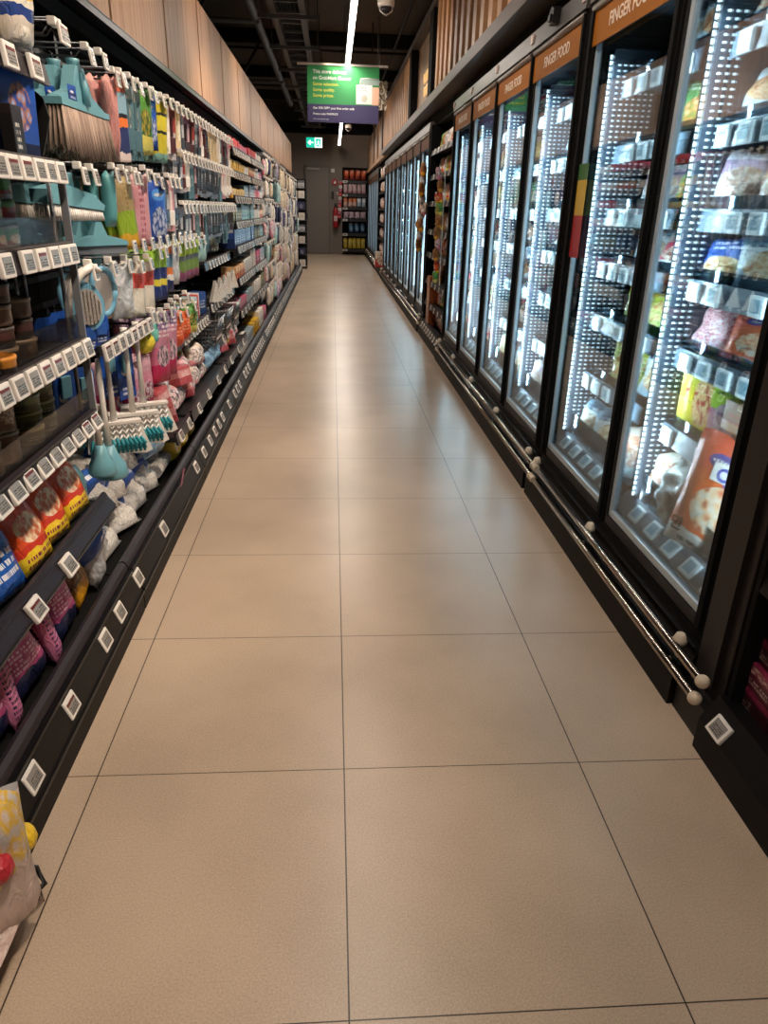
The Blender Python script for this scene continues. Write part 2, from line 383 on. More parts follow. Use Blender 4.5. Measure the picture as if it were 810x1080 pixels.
bm = new_bm(); tube(bm, [(0, -2, 0), (0, 21.4, 0)], .02, 10); o = mobj('sprinkler_pipe', mesh_of('sprinkler_pipe', bm, dk), loc=(.95, 0, 3.6)); tag(o, 'thin dark sprinkler pipe under the ceiling above the slatted bulkhead', 'pipe')
for i, y in enumerate((4.9, 8.6, 12.2, 15.9)):
    bm = new_bm(); tube(bm, [(-3.8, 0, 0), (2.3, 0, 0)], .018, 8); tube(bm, [(-.2+.9*i % 1, 0, 0), (-.2+.9*i % 1, 0, .4)], .01, 6)
    o = mobj('cross_pipe', mesh_of('cross_pipe', bm, dk), loc=(0, y, 3.52)); tag(o, 'thin black pipe crossing the ceiling, %s from the near end' % od(i+1), 'pipe', 'pipes crossing the ceiling')
for i in range(3):   # truss diagonals over the left aisle
    y = 5+i*4.5; bm = new_bm()
    for k in range(4):
        tube(bm, [(-3.9+k*.75, 0, 3.35), (-3.5+k*.75, 0, 3.98)], .025, 6); tube(bm, [(-3.5+k*.75, 0, 3.98), (-3.15+k*.75, 0, 3.35)], .025, 6)
    tube(bm, [(-3.95, 0, 3.33), (-.9, 0, 3.33)], .03, 6)
    o = mobj('roof_truss', mesh_of('roof_truss', bm, flat('truss_paint', '35302c', .6)), loc=(0, y, 0)); tag(o, 'dark steel roof truss above the left shelving, %s from the near end' % od(i+1), 'truss', 'roof trusses')

# linear lamps
def lamp(y0, y1, label):
    t = thing('linear_lamp', label, 'lamp', (.16, y0, 2.87))
    L = y1-y0
    bm = new_bm(); box(bm, -.035, .035, 0, L, 0, .06, bev=.004); part('housing', bm, M['black'], t)
    bm = new_bm(); box(bm, -.026, .026, .02, L-.02, -.022, 0, bev=.006); part('diffuser', bm, flat('lamp_diffuser', 'ffffff', .4, emit='fff1e4', est=7), t)
    for yy in (.3, L-.3):
        bm = new_bm(); tube(bm, [(0, yy, .06), (0, yy, 1.13)], .003, 5); part('suspension_wire', bm, M['darksteel'], t)
lamp(-2.8, -.5, 'linear ceiling lamp behind the camera'); lamp(-.2, 2.2, 'linear ceiling lamp straight above the near tiles'); lamp(2.3, 4.6, 'linear ceiling lamp above the nearest freezer doors')
lamp(6.25, 9.05, 'bright white linear lamp ending just above the green hanging sign'); lamp(9.25, 11.95, 'linear lamp hidden behind the green hanging sign')
lamp(12.05, 14.75, 'linear lamp hanging over the middle of the far aisle'); lamp(15.0, 17.9, 'thin white linear lamp seen below the green hanging sign'); lamp(18.1, 21.1, 'farthest thin linear lamp hanging before the taupe back wall')
# dome cameras
def dome(loc, s, label):
    t = thing('dome_camera', label, 'security camera', loc)
    bm = new_bm(); lathe(bm, [(.062, .0), (.07, .02), (.07, .06), (.055, .072)], 24); part('housing', bm, M['white'], t)
    bm = new_bm(); lathe(bm, [(.004, -.055), (.03, -.048), (.045, -.025), (.048, .0)], 20); part('dome', bm, flat('smoked_dome', '2a2c30', .1), t)
    bm = new_bm(); tube(bm, [(-.05, 0, .0), (-.05, -.012, -.03), (0, -.016, -.062), (.05, -.012, -.03), (.05, 0, 0)], .006, 6); part('guard', bm, M['white'], t)
    bm = new_bm(); tube(bm, [(0, 0, .07), (0, 0, 1.08)], .012, 8); part('mounting_pole', bm, dk, t)
    t.scale = (s, s, 1)
dome((.443, 6.6, 2.9), 1.05, 'white dome camera hanging near the top edge, right of the lamp')
dome((.325, 16.9, 2.9), 1.1, 'small white dome camera below the green hanging sign')

# exit sign
t = thing('exit_sign', 'green and white exit sign with left arrow and running figure', 'exit sign', (-.46, 18.4, 2.6))
GW = flat('sign_white_lit', 'f2fff8', .4, emit='e6fff5', est=1.0); GG = flat('sign_green_lit', '0f9b80', .4, emit='10a489', est=.8)
bm = new_bm(); box(bm, -.19, .19, .0, .04, -.005, .215, bev=.004); part('housing', bm, M['white'], t)
bm = new_bm(); box(bm, -.185, .015, -.006, .0, 0, .21); part('arrow_panel', bm, GG, t)
bm = new_bm(); box(bm, .015, .185, -.006, .0, 0, .21); part('figure_panel', bm, GW, t)
bm = new_bm(); prism(bm, [(-.155, .105), (-.095, .16), (-.075, .143), (-.098, .118), (-.02, .118), (-.02, .092), (-.098, .092), (-.075, .067), (-.095, .05)], -.009, -.006, 'y'); part('arrow', bm, GW, t)
bm = new_bm(); box(bm, .04, .16, -.009, -.006, .02, .19); part('doorway', bm, GG, t)
bm = new_bm()
lathe(bm, [(.013, 0), (.013, .002)], 12, c=(.105, -.011, .155))
for a, b_ in (((.1, .14), (.095, .09)), ((.097, .09), (.125, .065)), ((.125, .065), (.12, .03)), ((.095, .09), (.075, .06)), ((.075, .06), (.055, .05)), ((.1, .135), (.075, .115)), ((.1, .135), (.13, .115))):
    tube(bm, [(a[0], -.011, a[1]), (b_[0], -.011, b_[1])], .008, 6)
part('running_figure', bm, GW, t)
bm = new_bm(); tube(bm, [(0, .02, .21), (0, .02, 1.38)], .008, 6); part('mounting_pole', bm, dk, t)

# green hanging sign
t = thing('hanging_sign', 'green and navy hanging advert board with white and yellow lettering', 'sign', (.108, 8.9, 2.225))
gr = flat('sign_green', '2f8f4e', .5); nv = flat('sign_navy', '3b3560', .5); tw = flat('sign_print_white', 'f4f4ee', .5); ty = flat('sign_print_yellow', 'e9e04a', .5)
bm = new_bm(); box(bm, -.425, .42, 0, .02, .19, .585); part('green_board', bm, gr, t)
bm = new_bm(); box(bm, -.425, .42, 0, .02, 0, .19); part('navy_board', bm, nv, t)
bm = new_bm(); box(bm, -.54, .52, -.01, .03, .585, .605); part('top_rail', bm, flat('sign_rail', 'c9c2b6', .4), t)
for xx in (-.40, .40):
    bm = new_bm(); tube(bm, [(xx, .01, .6), (xx, .01, 1.77)], .003, 5); part('suspension_wire', bm, M['darksteel'], t)
for s, x, z, sz, mt, bd in (('This store delivers', -.36, .505, .052, tw, .0006), ('on GrabMart Grocer', -.36, .442, .052, tw, .0006), ('Some selection.', -.36, .38, .048, ty, .0003), ('Some quality.', -.36, .322, .048, ty, .0003), ('Some prices.', -.36, .264, .048, ty, .0003),
                  ('Get 30% OFF* your first order with', -.36, .138, .0335, tw, .0004), ('Promo code: FAIRPRICE', -.36, .078, .029, tw, .0004), ('*Terms and conditions apply', -.36, .028, .016, tw, 0)):
    me = textmesh(s, sz, mt, bold=bd); mobj('lettering', me, t, 'yellow lettering' if mt is ty else 'white lettering', loc=(x, -.001, z))
bm = new_bm(); box(bm, .15, .34, -.008, 0, .20, .40, bev=.002); tube(bm, [(.19, -.004, .40), (.20, -.004, .46), (.26, -.004, .47), (.42, -.004, .46)], .005, 6); part('bag_picture', bm, flat('bag_white', 'dfe6df', .5), t)
bm = new_bm(); box(bm, .20, .42, -.004, 0, .40, .47); part('bag_top_picture', bm, flat('bag_grey', '8fa39b', .5), t)
bm = new_bm(); box(bm, .34, .42, -.006, 0, .195, .38); part('bag_side_picture', bm, flat('bag_salmon', 'e7b79b', .5), t)
for s, z in (('Grabbing', .365), ('Groceries', .335)): mobj('lettering', textmesh(s, .026, flat('sign_print_dark', '2c4a3c', .5)), t, 'dark green lettering', loc=(.17, -.009, z))
bm = new_bm(); r = bmesh.ops.create_cone(bm, cap_ends=True, segments=24, radius1=.038, radius2=.038, depth=.003, matrix=Matrix.Translation((.245, -.0095, .26)) @ Matrix.Rotation(PI/2, 4, 'X')); part('round_picture', bm, pack('round_pic', [(0, 'b9a8a2')], pic=(.5, .5, .6, .6, ['8f6d66', 'd9cbc3', 'a9b8a2']), bag=False), t)
# patterned poster beyond it
t = thing('hanging_poster', 'cream and black patterned poster peeking out right of the green sign', 'poster', (.60, 10.2, 2.52))
bm = new_bm(); box(bm, -.12, .11, 0, .02, 0, .34); part('poster_board', bm, pack('poster_print', [(0, '1d1b1a')], pic=(.5, .5, .75, .75, ['f2e6d2', 'efe0c6', 'b99b7c', '2a2522', 'f4ead8']), bag=False, scale=7), t)
bm = new_bm(); tube(bm, [(0, .01, .34), (0, .01, 1.47)], .004, 5); part('suspension_wire', bm, M['darksteel'], t)

# left timber bulkhead: flat panels over the shelving
WL = woodmat('left_timber_laminate', ['8a6045', 'b08563', 'c79d7b', 'a57d5d'], (1, 5, .3), .5)
y = -1.76; i = 0
bm = new_bm(); box(bm, -1.30, -1.02, -2, 18.2, 2.015, 2.64); struct('trim_1', bm, M['gap'])
while y < 18:
    bm = new_bm(); box(bm, -1.02, -1.0, y+.02, min(y+1.18, 18.2), 2.02, 2.65, bev=.002); i += 1
    struct('trim_%d' % (30+i), bm, WL); y += 1.2
bm = new_bm(); box(bm, -1.04, -.985, -2, 18.2, 1.985, 2.012); box(bm, -1.0, -.982, -2, 18.2, 2.012, 2.016); struct('trim_4', bm, M['darksteel2'])
bm = new_bm(); box(bm, -1.28, -1.06, -2, 18.2, 1.93, 1.984); struct('trim_5', bm, M['gap'])

# right bulkhead: timber fins over the freezers
WR = woodmat('right_timber_fin', ['7a5638', '98704c', 'b0865f', '9a7350'], (3, 3, .4), .5)
WR2 = woodmat('right_timber_board', ['6f5038', '8b6a4b', '9c7a58'], (3, 2, .5), .55)
LG = flat('bulkhead_ledge', '4c423b', .5)
bm = new_bm(); box(bm, .99, 2.45, -2, 22.0, 2.30, 3.05); struct('trim_2', bm, WR2)
bm = new_bm(); box(bm, .90, 2.45, -2, 14.2, 2.22, 2.30, bev=.004); struct('trim_6', bm, LG)
bm = new_bm(); box(bm, .90, 1.0, -2, 14.2, 3.0, 3.06); struct('trim_7', bm, LG)
bm = new_bm(); box(bm, 1.05, 2.45, -2, 22.0, 2.10, 2.22); struct('trim_8', bm, M['gap'])
def fins(y0, y1, n0):
    y = y0; k = 0
    while y < y1:
        bm = new_bm(); box(bm, .915, .985, y, y+.12, 2.302, 2.998, bev=.003); struct('trim_%d' % (n0+k), bm, WR); y += .27; k += 1
fins(1.2, 6.8, 60)
for k, (a, b_) in enumerate(((6.95, 7.2), (8.9, 9.15), (14.0, 14.2))):
    bm = new_bm(); box(bm, .905, .985, a, b_, 2.302, 2.998); struct('trim_%d' % (90+k), bm, M['gap'])
fins(9.3, 13.9, 100)
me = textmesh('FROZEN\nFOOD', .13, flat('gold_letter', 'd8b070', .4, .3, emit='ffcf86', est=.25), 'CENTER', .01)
o = mobj('wall_lettering', me, loc=(.975, 7.9, 2.55), rz=RIGHT); tag(o, 'small pale gold lettering on the timber panel between black posts', 'lettering')
bm = new_bm()
for k in range(3): box(bm, .96, 1.0, 15.2+k*1.6, 15.35+k*1.6, 2.25, 3.3)
box(bm, .95, 1.02, 14.4, 22.0, 2.2, 2.28); struct('trim_9', bm, WR2)

# ---------------------------------------------------------------- price labels
def label_mesh(w_=.066, h=.052, t=.011, sc='screen', body='white'):
    bm = new_bm(); box(bm, -w_/2, w_/2, -t, 0, 0, h, 0, bev=.003)
    box(bm, -w_*.36, w_*.36, -t-.0006, -t, h*.14, h*.84, 1)
    return mesh_of('price_label', bm, [M[body], M[sc]])
LAB = [label_mesh(sc='screen'), label_mesh(sc='screenred')]
LABS = [label_mesh(.042, .048, .008, 'screen'), label_mesh(.042, .048, .008, 'screenred')]
def screened():
    bm = new_bm(); box(bm, -.033, .033, -.011, 0, 0, .052, 0, bev=.003); a = mesh_of('price_label', bm, M['white'])
    r = []
    for s in ('screen', 'screenred'):
        bm = new_bm(); box(bm, -.024, .024, -.0118, -.011, .008, .044); r.append(mesh_of('screen', bm, M[s]))
    return a, r
LABA, SCR = screened()
rl = random.Random(3)
def plabel(parent, loc, rz=LEFT, tilt=-.35, near=False, small=False, red=None):
    red = rl.random() < .4 if red is None else red
    me = LABA if near else (LABS if small else LAB)[1 if red else 0]
    o = bpy.data.objects.new('price_label', me); COL.objects.link(o); o.parent = parent
    o.location = Vector(loc)-Vector(parent.location)
    o.rotation_euler = (Matrix.Rotation(rz, 4, 'Z') @ Matrix.Rotation(tilt, 4, 'X')).to_euler()
    if near: mobj('screen', SCR[1 if red else 0], o, 'dark red and grey display' if red else 'grey display')
    return o
def partw(name, bm, mats, parent, label=None):
    bmesh.ops.translate(bm, vec=-Vector(parent.location), verts=bm.verts)
    return part(name, bm, mats, parent, label)
# ---------------------------------------------------------------- left shelving
def left_base(t, y0, y1, labs, near=False):
    a, b_ = y0+.002, y1-.002
    bm = new_bm(); box(bm, -1.15, -.672, a, b_, 0, .066); partw('kick_plate', bm, M['kick'], t)
    bm = new_bm()
    prism(bm, [(-.674, .068), (-.670, .074), (-.700, .148), (-.712, .150), (-.712, .068)], a, b_)
    box(bm, -.672, -.666, a, b_, .068, .078); box(bm, -.708, -.698, a, b_, .146, .156)
    partw('ticket_rail', bm, M['black2'], t)
    bm = new_bm()
    prism(bm, [(-.712, .08), (-.712, .160), (-.719, .176), (-.731, .184), (-.743, .180), (-.748, .17), (-.748, .13), (-.745, .08)], a, b_)
    partw('front_lip', bm, M['railpurple'], t)
    bm = new_bm(); box(bm, -1.15, -.748, a, b_, .08, .135); partw('base_deck', bm, M['gap'], t)
    bm = new_bm(); box(bm, -1.19, -1.155, a, b_, 0, 1.985); partw('back_panel', bm, M['gap'], t)
    for y in labs: plabel(t, (-.684, y, .090), tilt=-.38, near=near)
def shelf_(t, y0, y1, z, labs=(), front=-.75, fence=False, near=False, small=False, lip=.035, wire=False, tilt=-.25):
    a, b_ = y0+.006, y1-.006
    bm = new_bm()
    if wire:
        for i in range(14): tube(bm, [(-1.15, a+(b_-a)*i/13, z), (front+.01, a+(b_-a)*i/13, z)], .004, 5)
        for x in (-1.1, -.95, front-.02): tube(bm, [(x, a, z-.006), (x, b_, z-.006)], .005, 5)
    else: box(bm, -1.15, front+.0, a, b_, z-.03, z-.008)
    partw('shelf', bm, M['black'], t)
    bm = new_bm(); prism(bm, [(front, z-.045), (front+.012, z-.045), (front+.004, z+.002), (front+.01, z+.012), (front-.008, z+.012)], a, b_); partw('ticket_rail', bm, M['railpurple'], t)
    if fence:
        bm = new_bm(); box(bm, front-.012, front-.009, a, b_, z+.01, z+.075); partw('acrylic_fence', bm, M['acrylic'], t)
    for y in labs: plabel(t, (front+.013, y, z-.046), tilt=tilt, near=near, small=small)

# near pet-food shelving
t = thing('shelving_unit', 'dark pet food shelving unit nearest the camera with acrylic fences on its shelves', 'shelving', (-1.2, -1.2, 0))
left_base(t, -1.2, 1.385, (.27, .475, .725, 1.02 ), True)
plabel(t, (-.684, 1.175, .090), tilt=-.38, near=True)
Z1, Z2, Z3, Z4, Z5, Z6 = 1.60, 1.375, 1.175, .915, .70, .44
def seq(a, n, d): return [a+i*d for i in range(n)]
shelf_(t, -1.2, 1.36, Z1, (1.10, 1.25), near=True, tilt=-.1)
shelf_(t, -1.2, 1.36, Z2, (.95, 1.02, 1.10, 1.18, 1.25, 1.325), fence=False, near=True, tilt=-.1)
shelf_(t, -1.2, 1.36, Z3, (.90, 1.02, 1.105, 1.19, 1.265, 1.33), fence=True, near=True, tilt=-.1)
shelf_(t, -1.2, 1.38, Z4, seq(.62, 10, .082), fence=True, near=True, tilt=-.2)
shelf_(t, -1.2, 1.38, Z5, seq(.60, 10, .084), fence=True, near=True, tilt=-.45)
a, b_ = -1.2, 1.38
bm = new_bm(); box(bm, -1.15, -.765, a, b_, Z6-.05, Z6-.03); partw('shelf', bm, M['black'], t)
bm = new_bm(); prism(bm, [(-.768, .385), (-.768, .428), (-.76, .438), (-.75, .436), (-.742, .42), (-.722, .395), (-.728, .383)], a, b_)
partw('basket_rail', bm, M['railpurple'], t)
bm = new_bm(); box(bm, -.724, -.720, a, b_, .384, .389); box(bm, -.748, -.744, a, b_, .422, .426); partw('rail_edge', bm, M['darksteel'], t)
for y in (.715, .94): plabel(t, (-.715, y, .378), tilt=-.5, near=True)
# side frame closing the unit towards the pegboard
bm = new_bm()
box(bm, -.765, -.745, 1.381, 1.389, .70, 1.36); tube(bm, [(-.79, 1.383, .70), (-.79, 1.383, 1.36)], .006, 10)
tube(bm, [(-1.14, 1.384, 1.355), (-.75, 1.384, 1.355)], .005, 8)
partw('side_frame', bm, M['postgrey'], t)
bm = new_bm(); box(bm, -1.14, -.85, 1.368, 1.372, .72, 1.35); partw('side_panel', bm, M['acrylic'], t)
bm = new_bm()
prism(bm, [(-.90, Z2), (-.90, Z1-.04), (-.80, Z1-.04), (-.765, Z1-.07), (-.755, Z2+.11), (-.79, Z2+.01)], 1.362, 1.367, 'y'); partw('end_divider', bm, M['black'], t)
bm = new_bm()
for k in range(9):
    for zz in (Z3, Z4): tube(bm, [(-.86, .82+k*.06, zz+.19), (-.86, .82+k*.06, zz+.10)], .004, 5)
partw('pusher_rods', bm, flat('clear_rod', 'd9d9d6', .2), t)

# pegboard bays: hooks are parts, each with its price label
def hookmesh():
    bm = new_bm()
    tube(bm, [(-1.155, 0, 0), (-.79, 0, -.004), (-.775, 0, .012)], .0028, 5)
    tube(bm, [(-1.155, 0, .026), (-.765, 0, .030)], .0028, 5)
    box(bm, -.772, -.75, -.010, .010, .014, .034, 1, bev=.003)
    box(bm, -1.158, -1.15, -.012, .012, -.02, .045)
    return mesh_of('hook', bm, [M['darksteel'], M['white']])
HOOK = hookmesh()
def hook(t, y, z, lab=1, near=False, small=True):
    o = bpy.data.objects.new('hook', HOOK); COL.objects.link(o); o.parent = t; o.location = Vector((0, y, z))-Vector(t.location)
    if lab:
        me = LABS[0 if rl.random() < .75 else 1]
        q = bpy.data.objects.new('price_label', me); COL.objects.link(q); q.parent = o; q.location = (-.742, 0, -.028)
        q.rotation_euler = (Matrix.Rotation(LEFT, 4, 'Z') @ Matrix.Rotation(-.12+rl.uniform(-.05, .05), 4, 'X')).to_euler()
def pegbay(y0, y1, label, base=True, labs=()):
    t = thing('pegboard_bay', label, 'shelving', (-1.2, y0, 0))
    left_base(t, y0, y1, labs, near=y0 < 1.5)
    bm = new_bm()
    for zz in [ .5+.1*i for i in range(15)]: box(bm, -1.156, -1.145, y0+.01, y1-.01, zz, zz+.02)
    partw('slot_rail', bm, M['black2'], t)
    bm = new_bm(); box(bm, -1.16, -1.12, y1-.03, y1-.003, .14, 1.9); partw('upright', bm, M['black2'], t)
    return t
P1 = pegbay(1.39, 2.64, 'black pegboard bay holding the teal brooms and brushes', labs=(1.40, 1.80, 2.52))
P2 = pegbay(2.645, 3.90, 'black pegboard bay hung with sponges and lime gloves past the brooms', labs=[2.75, 2.95, 3.12, 3.27, 3.42, 3.72])
P3 = pegbay(3.905, 5.10, 'black pegboard bay hung with kitchen utensils before the carton shelves', labs=[4.0, 4.14, 4.28, 4.6, 4.74, 4.88])
def bay_at(y): return P1 if y < 2.642 else P2 if y < 3.902 else P3
# ---- product prototypes
def P_pouch(name, cat, mat, w_, h, d, seed=0, foot=False, neck=0, crump=.12, extra=None):
    bm = new_bm(); pouchbm(bm, w_, h, d, seed, foot, neck=neck, crump=crump); me = mesh_of(name, bm, mat)
    if extra: return (name, cat, [('bag_body', me, None)]+extra, h)
    return (name, cat, me, h)
def P_box(name, cat, mat, w_, h, d, bev=.002):
    bm = new_bm(); box(bm, -w_/2, w_/2, -d/2, d/2, 0, h, bev=bev)
    # tuck flap edge
    box(bm, -w_/2+.002, w_/2-.002, -d/2-.0008, -d/2+.002, h-.012, h-.010)
    return (name, cat, mesh_of(name, bm, mat), h)
def P_card(name, cat, mat, w_, h, blist, bmat):
    """hang card with euro slot and a blister or tool in front"""
    bm = new_bm()
    prism(bm, [(-w_/2, 0), (w_/2, 0), (w_/2, h-.02), (w_/2-.012, h), (-w_/2+.012, h), (-w_/2, h-.02)], 0, .0016)
    bm2 = new_bm()
    for bx in blist: box(bm2, *bx, bev=.004)
    return (name, cat, [('hang_card', mesh_of('hang_card', bm, mat), None), ('blister', mesh_of('blister', bm2, bmat), None)], h)
def broom():
    ps = []
    bm = new_bm()   # teal head: flared trapezoid with gusseted socket
    prism(bm, [(-.205, 0), (.205, 0), (.19, .018), (.085, .045), (.035, .115), (-.035, .115), (-.085, .045), (-.19, .018)], -.018, .018)
    prism(bm, [(-.21, -.006), (.21, -.006), (.21, .012), (-.21, .012)], -.028, .028)
    lathe(bm, [(.022, .02), (.018, .125), (.021, .135)], 14)
    tube(bm, [(0, -.03, .01), (0, -.022, .10)], .01, 8)
    bmesh.ops.translate(bm, vec=(0, 0, .15), verts=bm.verts); ps.append(('head', mesh_of('head', bm, M['teal']), 'teal plastic head'))
    bm = new_bm(); rr = random.Random(4)
    for j in range(5):
        for i in range(62):
            x = -.2+.4*i/61; y = -.022+.011*j; fl = 1.13
            tube(bm, [(x, y, .147), (x*fl+rr.uniform(-.003, .003), y*1.5, .012+rr.uniform(-.008, .012)+.02*abs(x)/.2)], .0036, 4, cap=True)
    ps.append(('bristles', mesh_of('bristles', bm, M['bristle']), 'brown bristles'))
    bm = new_bm(); box(bm, -.125, -.06, -.0195, -.0185, .168, .205); ps.append(('sticker', mesh_of('sticker', bm, M['navycard']), 'navy sticker'))
    bm = new_bm(); tube(bm, [(0, 0, .28), (0, 0, .30), (0, .008, .306)], .0025, 5); ps.append(('hang_loop', mesh_of('hang_loop', bm, M['darksteel']), None))
    return ('broom_head', 'broom head', ps, .30)
BROOM = broom()
def scrubbrush():
    ps = []; bm = new_bm()
    prism(bm, [(-.09, .05), (.095, .03), (.10, .045), (.06, .075), (-.03, .10), (-.09, .085)], -.028, .028)
    lathe(bm, [(.02, .07), (.018, .125), (.02, .13)], 12)
    ps.append(('head', mesh_of('head', bm, M['teal']), None))
    bm = new_bm()
    for j in range(4):
        for i in range(26):
            x = -.085+.175*i/25; tube(bm, [(x, -.021+.014*j, .047-.016*(x+.09)/.18), (x*1.05, -.025+.017*j, .002)], .0034, 4)
    ps.append(('bristles', mesh_of('bristles', bm, M['wbristle']), 'white bristles'))
    return ('scrub_brush', 'brush', ps, .13)
def squeegee():
    ps = []; bm = new_bm()
    prism(bm, [(-.12, .018), (.12, .018), (.115, .032), (.03, .05), (.012, .09), (-.012, .09), (-.03, .05), (-.115, .032)], -.012, .012)
    tube(bm, [(0, 0, .08), (0, 0, .17)], .012, 10); ps.append(('handle', mesh_of('handle', bm, M['teal']), None))
    bm = new_bm(); box(bm, -.12, .12, -.004, .004, -.008, .02); ps.append(('rubber_blade', mesh_of('rubber_blade', bm, M['grey']), 'grey rubber blade'))
    return ('squeegee', 'squeegee', ps, .17)
def bathbrush():
    ps = []; bm = new_bm()
    lathe(bm, [(.07, -.012), (.075, 0), (.07, .012)], 28, sx=.62, sy=1)
    bmesh.ops.rotate(bm, cent=(0, 0, 0), matrix=Matrix.Rotation(PI/2, 3, 'X'), verts=bm.verts); bmesh.ops.translate(bm, vec=(0, 0, .08), verts=bm.verts)
    ps.append(('head', mesh_of('head', bm, M['skyblue']), 'sky blue oval head'))
    bm = new_bm()
    lathe(bm, [(.055, 0), (.055, .006)], 24, sx=.6, sy=1)
    bmesh.ops.rotate(bm, cent=(0, 0, 0), matrix=Matrix.Rotation(PI/2, 3, 'X'), verts=bm.verts); bmesh.ops.translate(bm, vec=(0, -.012, .08), verts=bm.verts)
    for i in range(-3, 4):
        for k in range(-5, 6):
            if (i/3.4)**2+(k/5.5)**2 < 1: box(bm, i*.009-.002, i*.009+.002, -.024, -.017, .08+k*.0095-.002, .08+k*.0095+.002)
    ps.append(('bristle_pad', mesh_of('bristle_pad', bm, flat('grey_pad', 'a39c96', .7)), 'grey bristle pad'))
    bm = new_bm(); tube(bm, [(-.045, -.01, .05), (-.05, -.022, .10), (-.035, -.028, .15), (-.01, -.03, .185), (.02, -.024, .20), (.04, -.016, .185)], [.007, .010, .012, .013, .011, .008], 10)
    ps.append(('handle', mesh_of('handle', bm, M['white']), 'white curved handle'))
    return ('scrubbing_brush', 'brush', ps, .19)
def loofahmirror():
    ps = []; bm = new_bm()
    tube(bm, [(.042*math.cos(a*PI/12), 0, .08+.07*math.sin(a*PI/12)) for a in range(25)], .010, 8)
    ps.append(('rim', mesh_of('rim', bm, M['skyblue']), 'sky blue rim'))
    bm = new_bm(); lathe(bm, [(.06, -.002), (.06, .002)], 24, sx=.62, sy=1); bmesh.ops.rotate(bm, cent=(0, 0, 0), matrix=Matrix.Rotation(PI/2, 3, 'X'), verts=bm.verts); bmesh.ops.translate(bm, vec=(0, 0, .08), verts=bm.verts)
    ps.append(('pad', mesh_of('pad', bm, flat('grey_pad', 'a39c96', .7)), None))
    return ('oval_scrubber', 'scrubber', ps, .16)
def toiletbrush():
    ps = []; bm = new_bm(); tube(bm, [(0, 0, .10), (0, 0, .24), (0, 0, .36), (0, 0, .40)], [.014, .009, .010, .006], 12); ps.append(('handle', mesh_of('handle', bm, M['white']), 'white handle'))
    bm = new_bm(); lathe(bm, [(.052, 0), (.056, .01), (.05, .04), (.03, .075), (.018, .11)], 24); ps.append(('base', mesh_of('base', bm, M['teal']), 'teal base'))
    return ('toilet_brush', 'brush', ps, .40)
def dustset():
    ps = []; bm = new_bm()
    prism(bm, [(-.10, .02), (.10, .0), (.125, .01), (.085, .125), (-.085, .125)], .006, .012)
    box(bm, -.09, .09, -.02, .012, .118, .128); ps.append(('pan', mesh_of('pan', bm, M['white']), 'white pan'))
    bm = new_bm()
    for k in range(-3, 4):
        for j in range(4):
            x = k*.022; tube(bm, [(x, -.012, .118-.02*j), (x+.010, -.016, .104-.02*j), (x+.02, -.012, .118-.02*j)], .0042, 4)
    ps.append(('white_bristles', mesh_of('white_bristles', bm, M['wbristle']), 'white bristles'))
    bm = new_bm()
    for k in range(-6, 7):
        for j in range(4): tube(bm, [(k*.0135, -.012, .068), (k*.0155+.003*(j % 2), -.014-.006*j, .016+.010*j)], .0052, 5)
    ps.append(('teal_bristles', mesh_of('teal_bristles', bm, M['tbristle']), 'teal bristles'))
    bm = new_bm(); tube(bm, [(0, 0, .12), (0, 0, .3), (0, 0, .36), (0, 0, .42)], [.012, .008, .010, .012], 12); ps.append(('handle', mesh_of('handle', bm, M['white']), 'white handle'))
    return ('dustpan_brush', 'brush', ps, .42)
def can(mat, r=.042, h=.07, name='food_tub'):
    bm = new_bm(); lathe(bm, [(r*.93, 0), (r, .006), (r*1.0, h-.012), (r*1.04, h-.008), (r*1.04, h-.001), (r*.9, h), (r*.88, h-.003)], 24)
    return (name, 'tub', mesh_of(name, bm, mat), h)
SC_, SQ, BB, LM, TB, DS = scrubbrush(), squeegee(), bathbrush(), loofahmirror(), toiletbrush(), dustset()

# printed materials
KR = pack('kraft_glove_print', [(0, 'd9a52c'), (.22, '8fae2a'), (.52, 'a99263')], text=(.5, .62, .55, .95, 6, '8c7546'), rough=.5)
PKL = pack('pale_pink_print', [(0, 'd79aa0'), (.8, 'dba6a6'), (.93, 'e7c3c0')], text=(.35, .6, .1, .85, 9, 'a34f60'), rough=.4)
BLU = pack('royal_blue_print', [(0, '1c3f94'), (.3, '2859b8'), (.85, '1f4aa3')], pic=(.5, .35, .35, .25, ['7f8fb0', 'c9cfe0', '2c4a90']), logo=(.5, .78, .3, .09, '4f8fd6'))
SLT = pack('slate_tool_print', [(0, '4d6b72'), (.4, '5f8085'), (.8, '90a3a3')], pic=(.5, .55, .3, .35, ['b79a7d', '45595d', 'c9b79c']))
YLW = pack('yellow_black_print', [(0, '7fae9f'), (.15, 'c9b92e'), (.45, '30342c'), (.5, 'd3c22f'), (.75, '30342c'), (.8, 'c9b92e')], rough=.35)
UTA = pack('brick_red_print', [(0, 'b9b0b0'), (.5, 'a03a34'), (.8, '5c2420')], text=(.2, .8, .1, .45, 5, '4a3830'))
UTB = pack('cream_print', [(0, 'cfc6a8'), (.35, 'e0d8c2'), (.8, 'b59a72')], text=(.2, .8, .2, .6, 5, '7d6f55'))
UTC = pack('silver_print', [(0, '9c9ea4'), (.3, 'c5c6ca'), (.7, '6c7078')], text=(.2, .8, .2, .6, 5, '3d4048'))
UTD = pack('mauve_print', [(0, 'a77b86'), (.4, 'c9a2a6'), (.8, '7a4f5a')])
GRN = pack('leaf_green_print', [(0, 'd9cc63'), (.3, '3d7d3a'), (.6, '5f9a44')], pic=(.5, .5, .3, .2, ['e9c44b', '2f5c2c']))
RWT = pack('red_white_print', [(0, 'e9e2d2'), (.52, 'c9493a'), (.82, 'e5ddd0')], text=(.1, .3, .15, .8, 8, 'b9534a'), rough=.4)
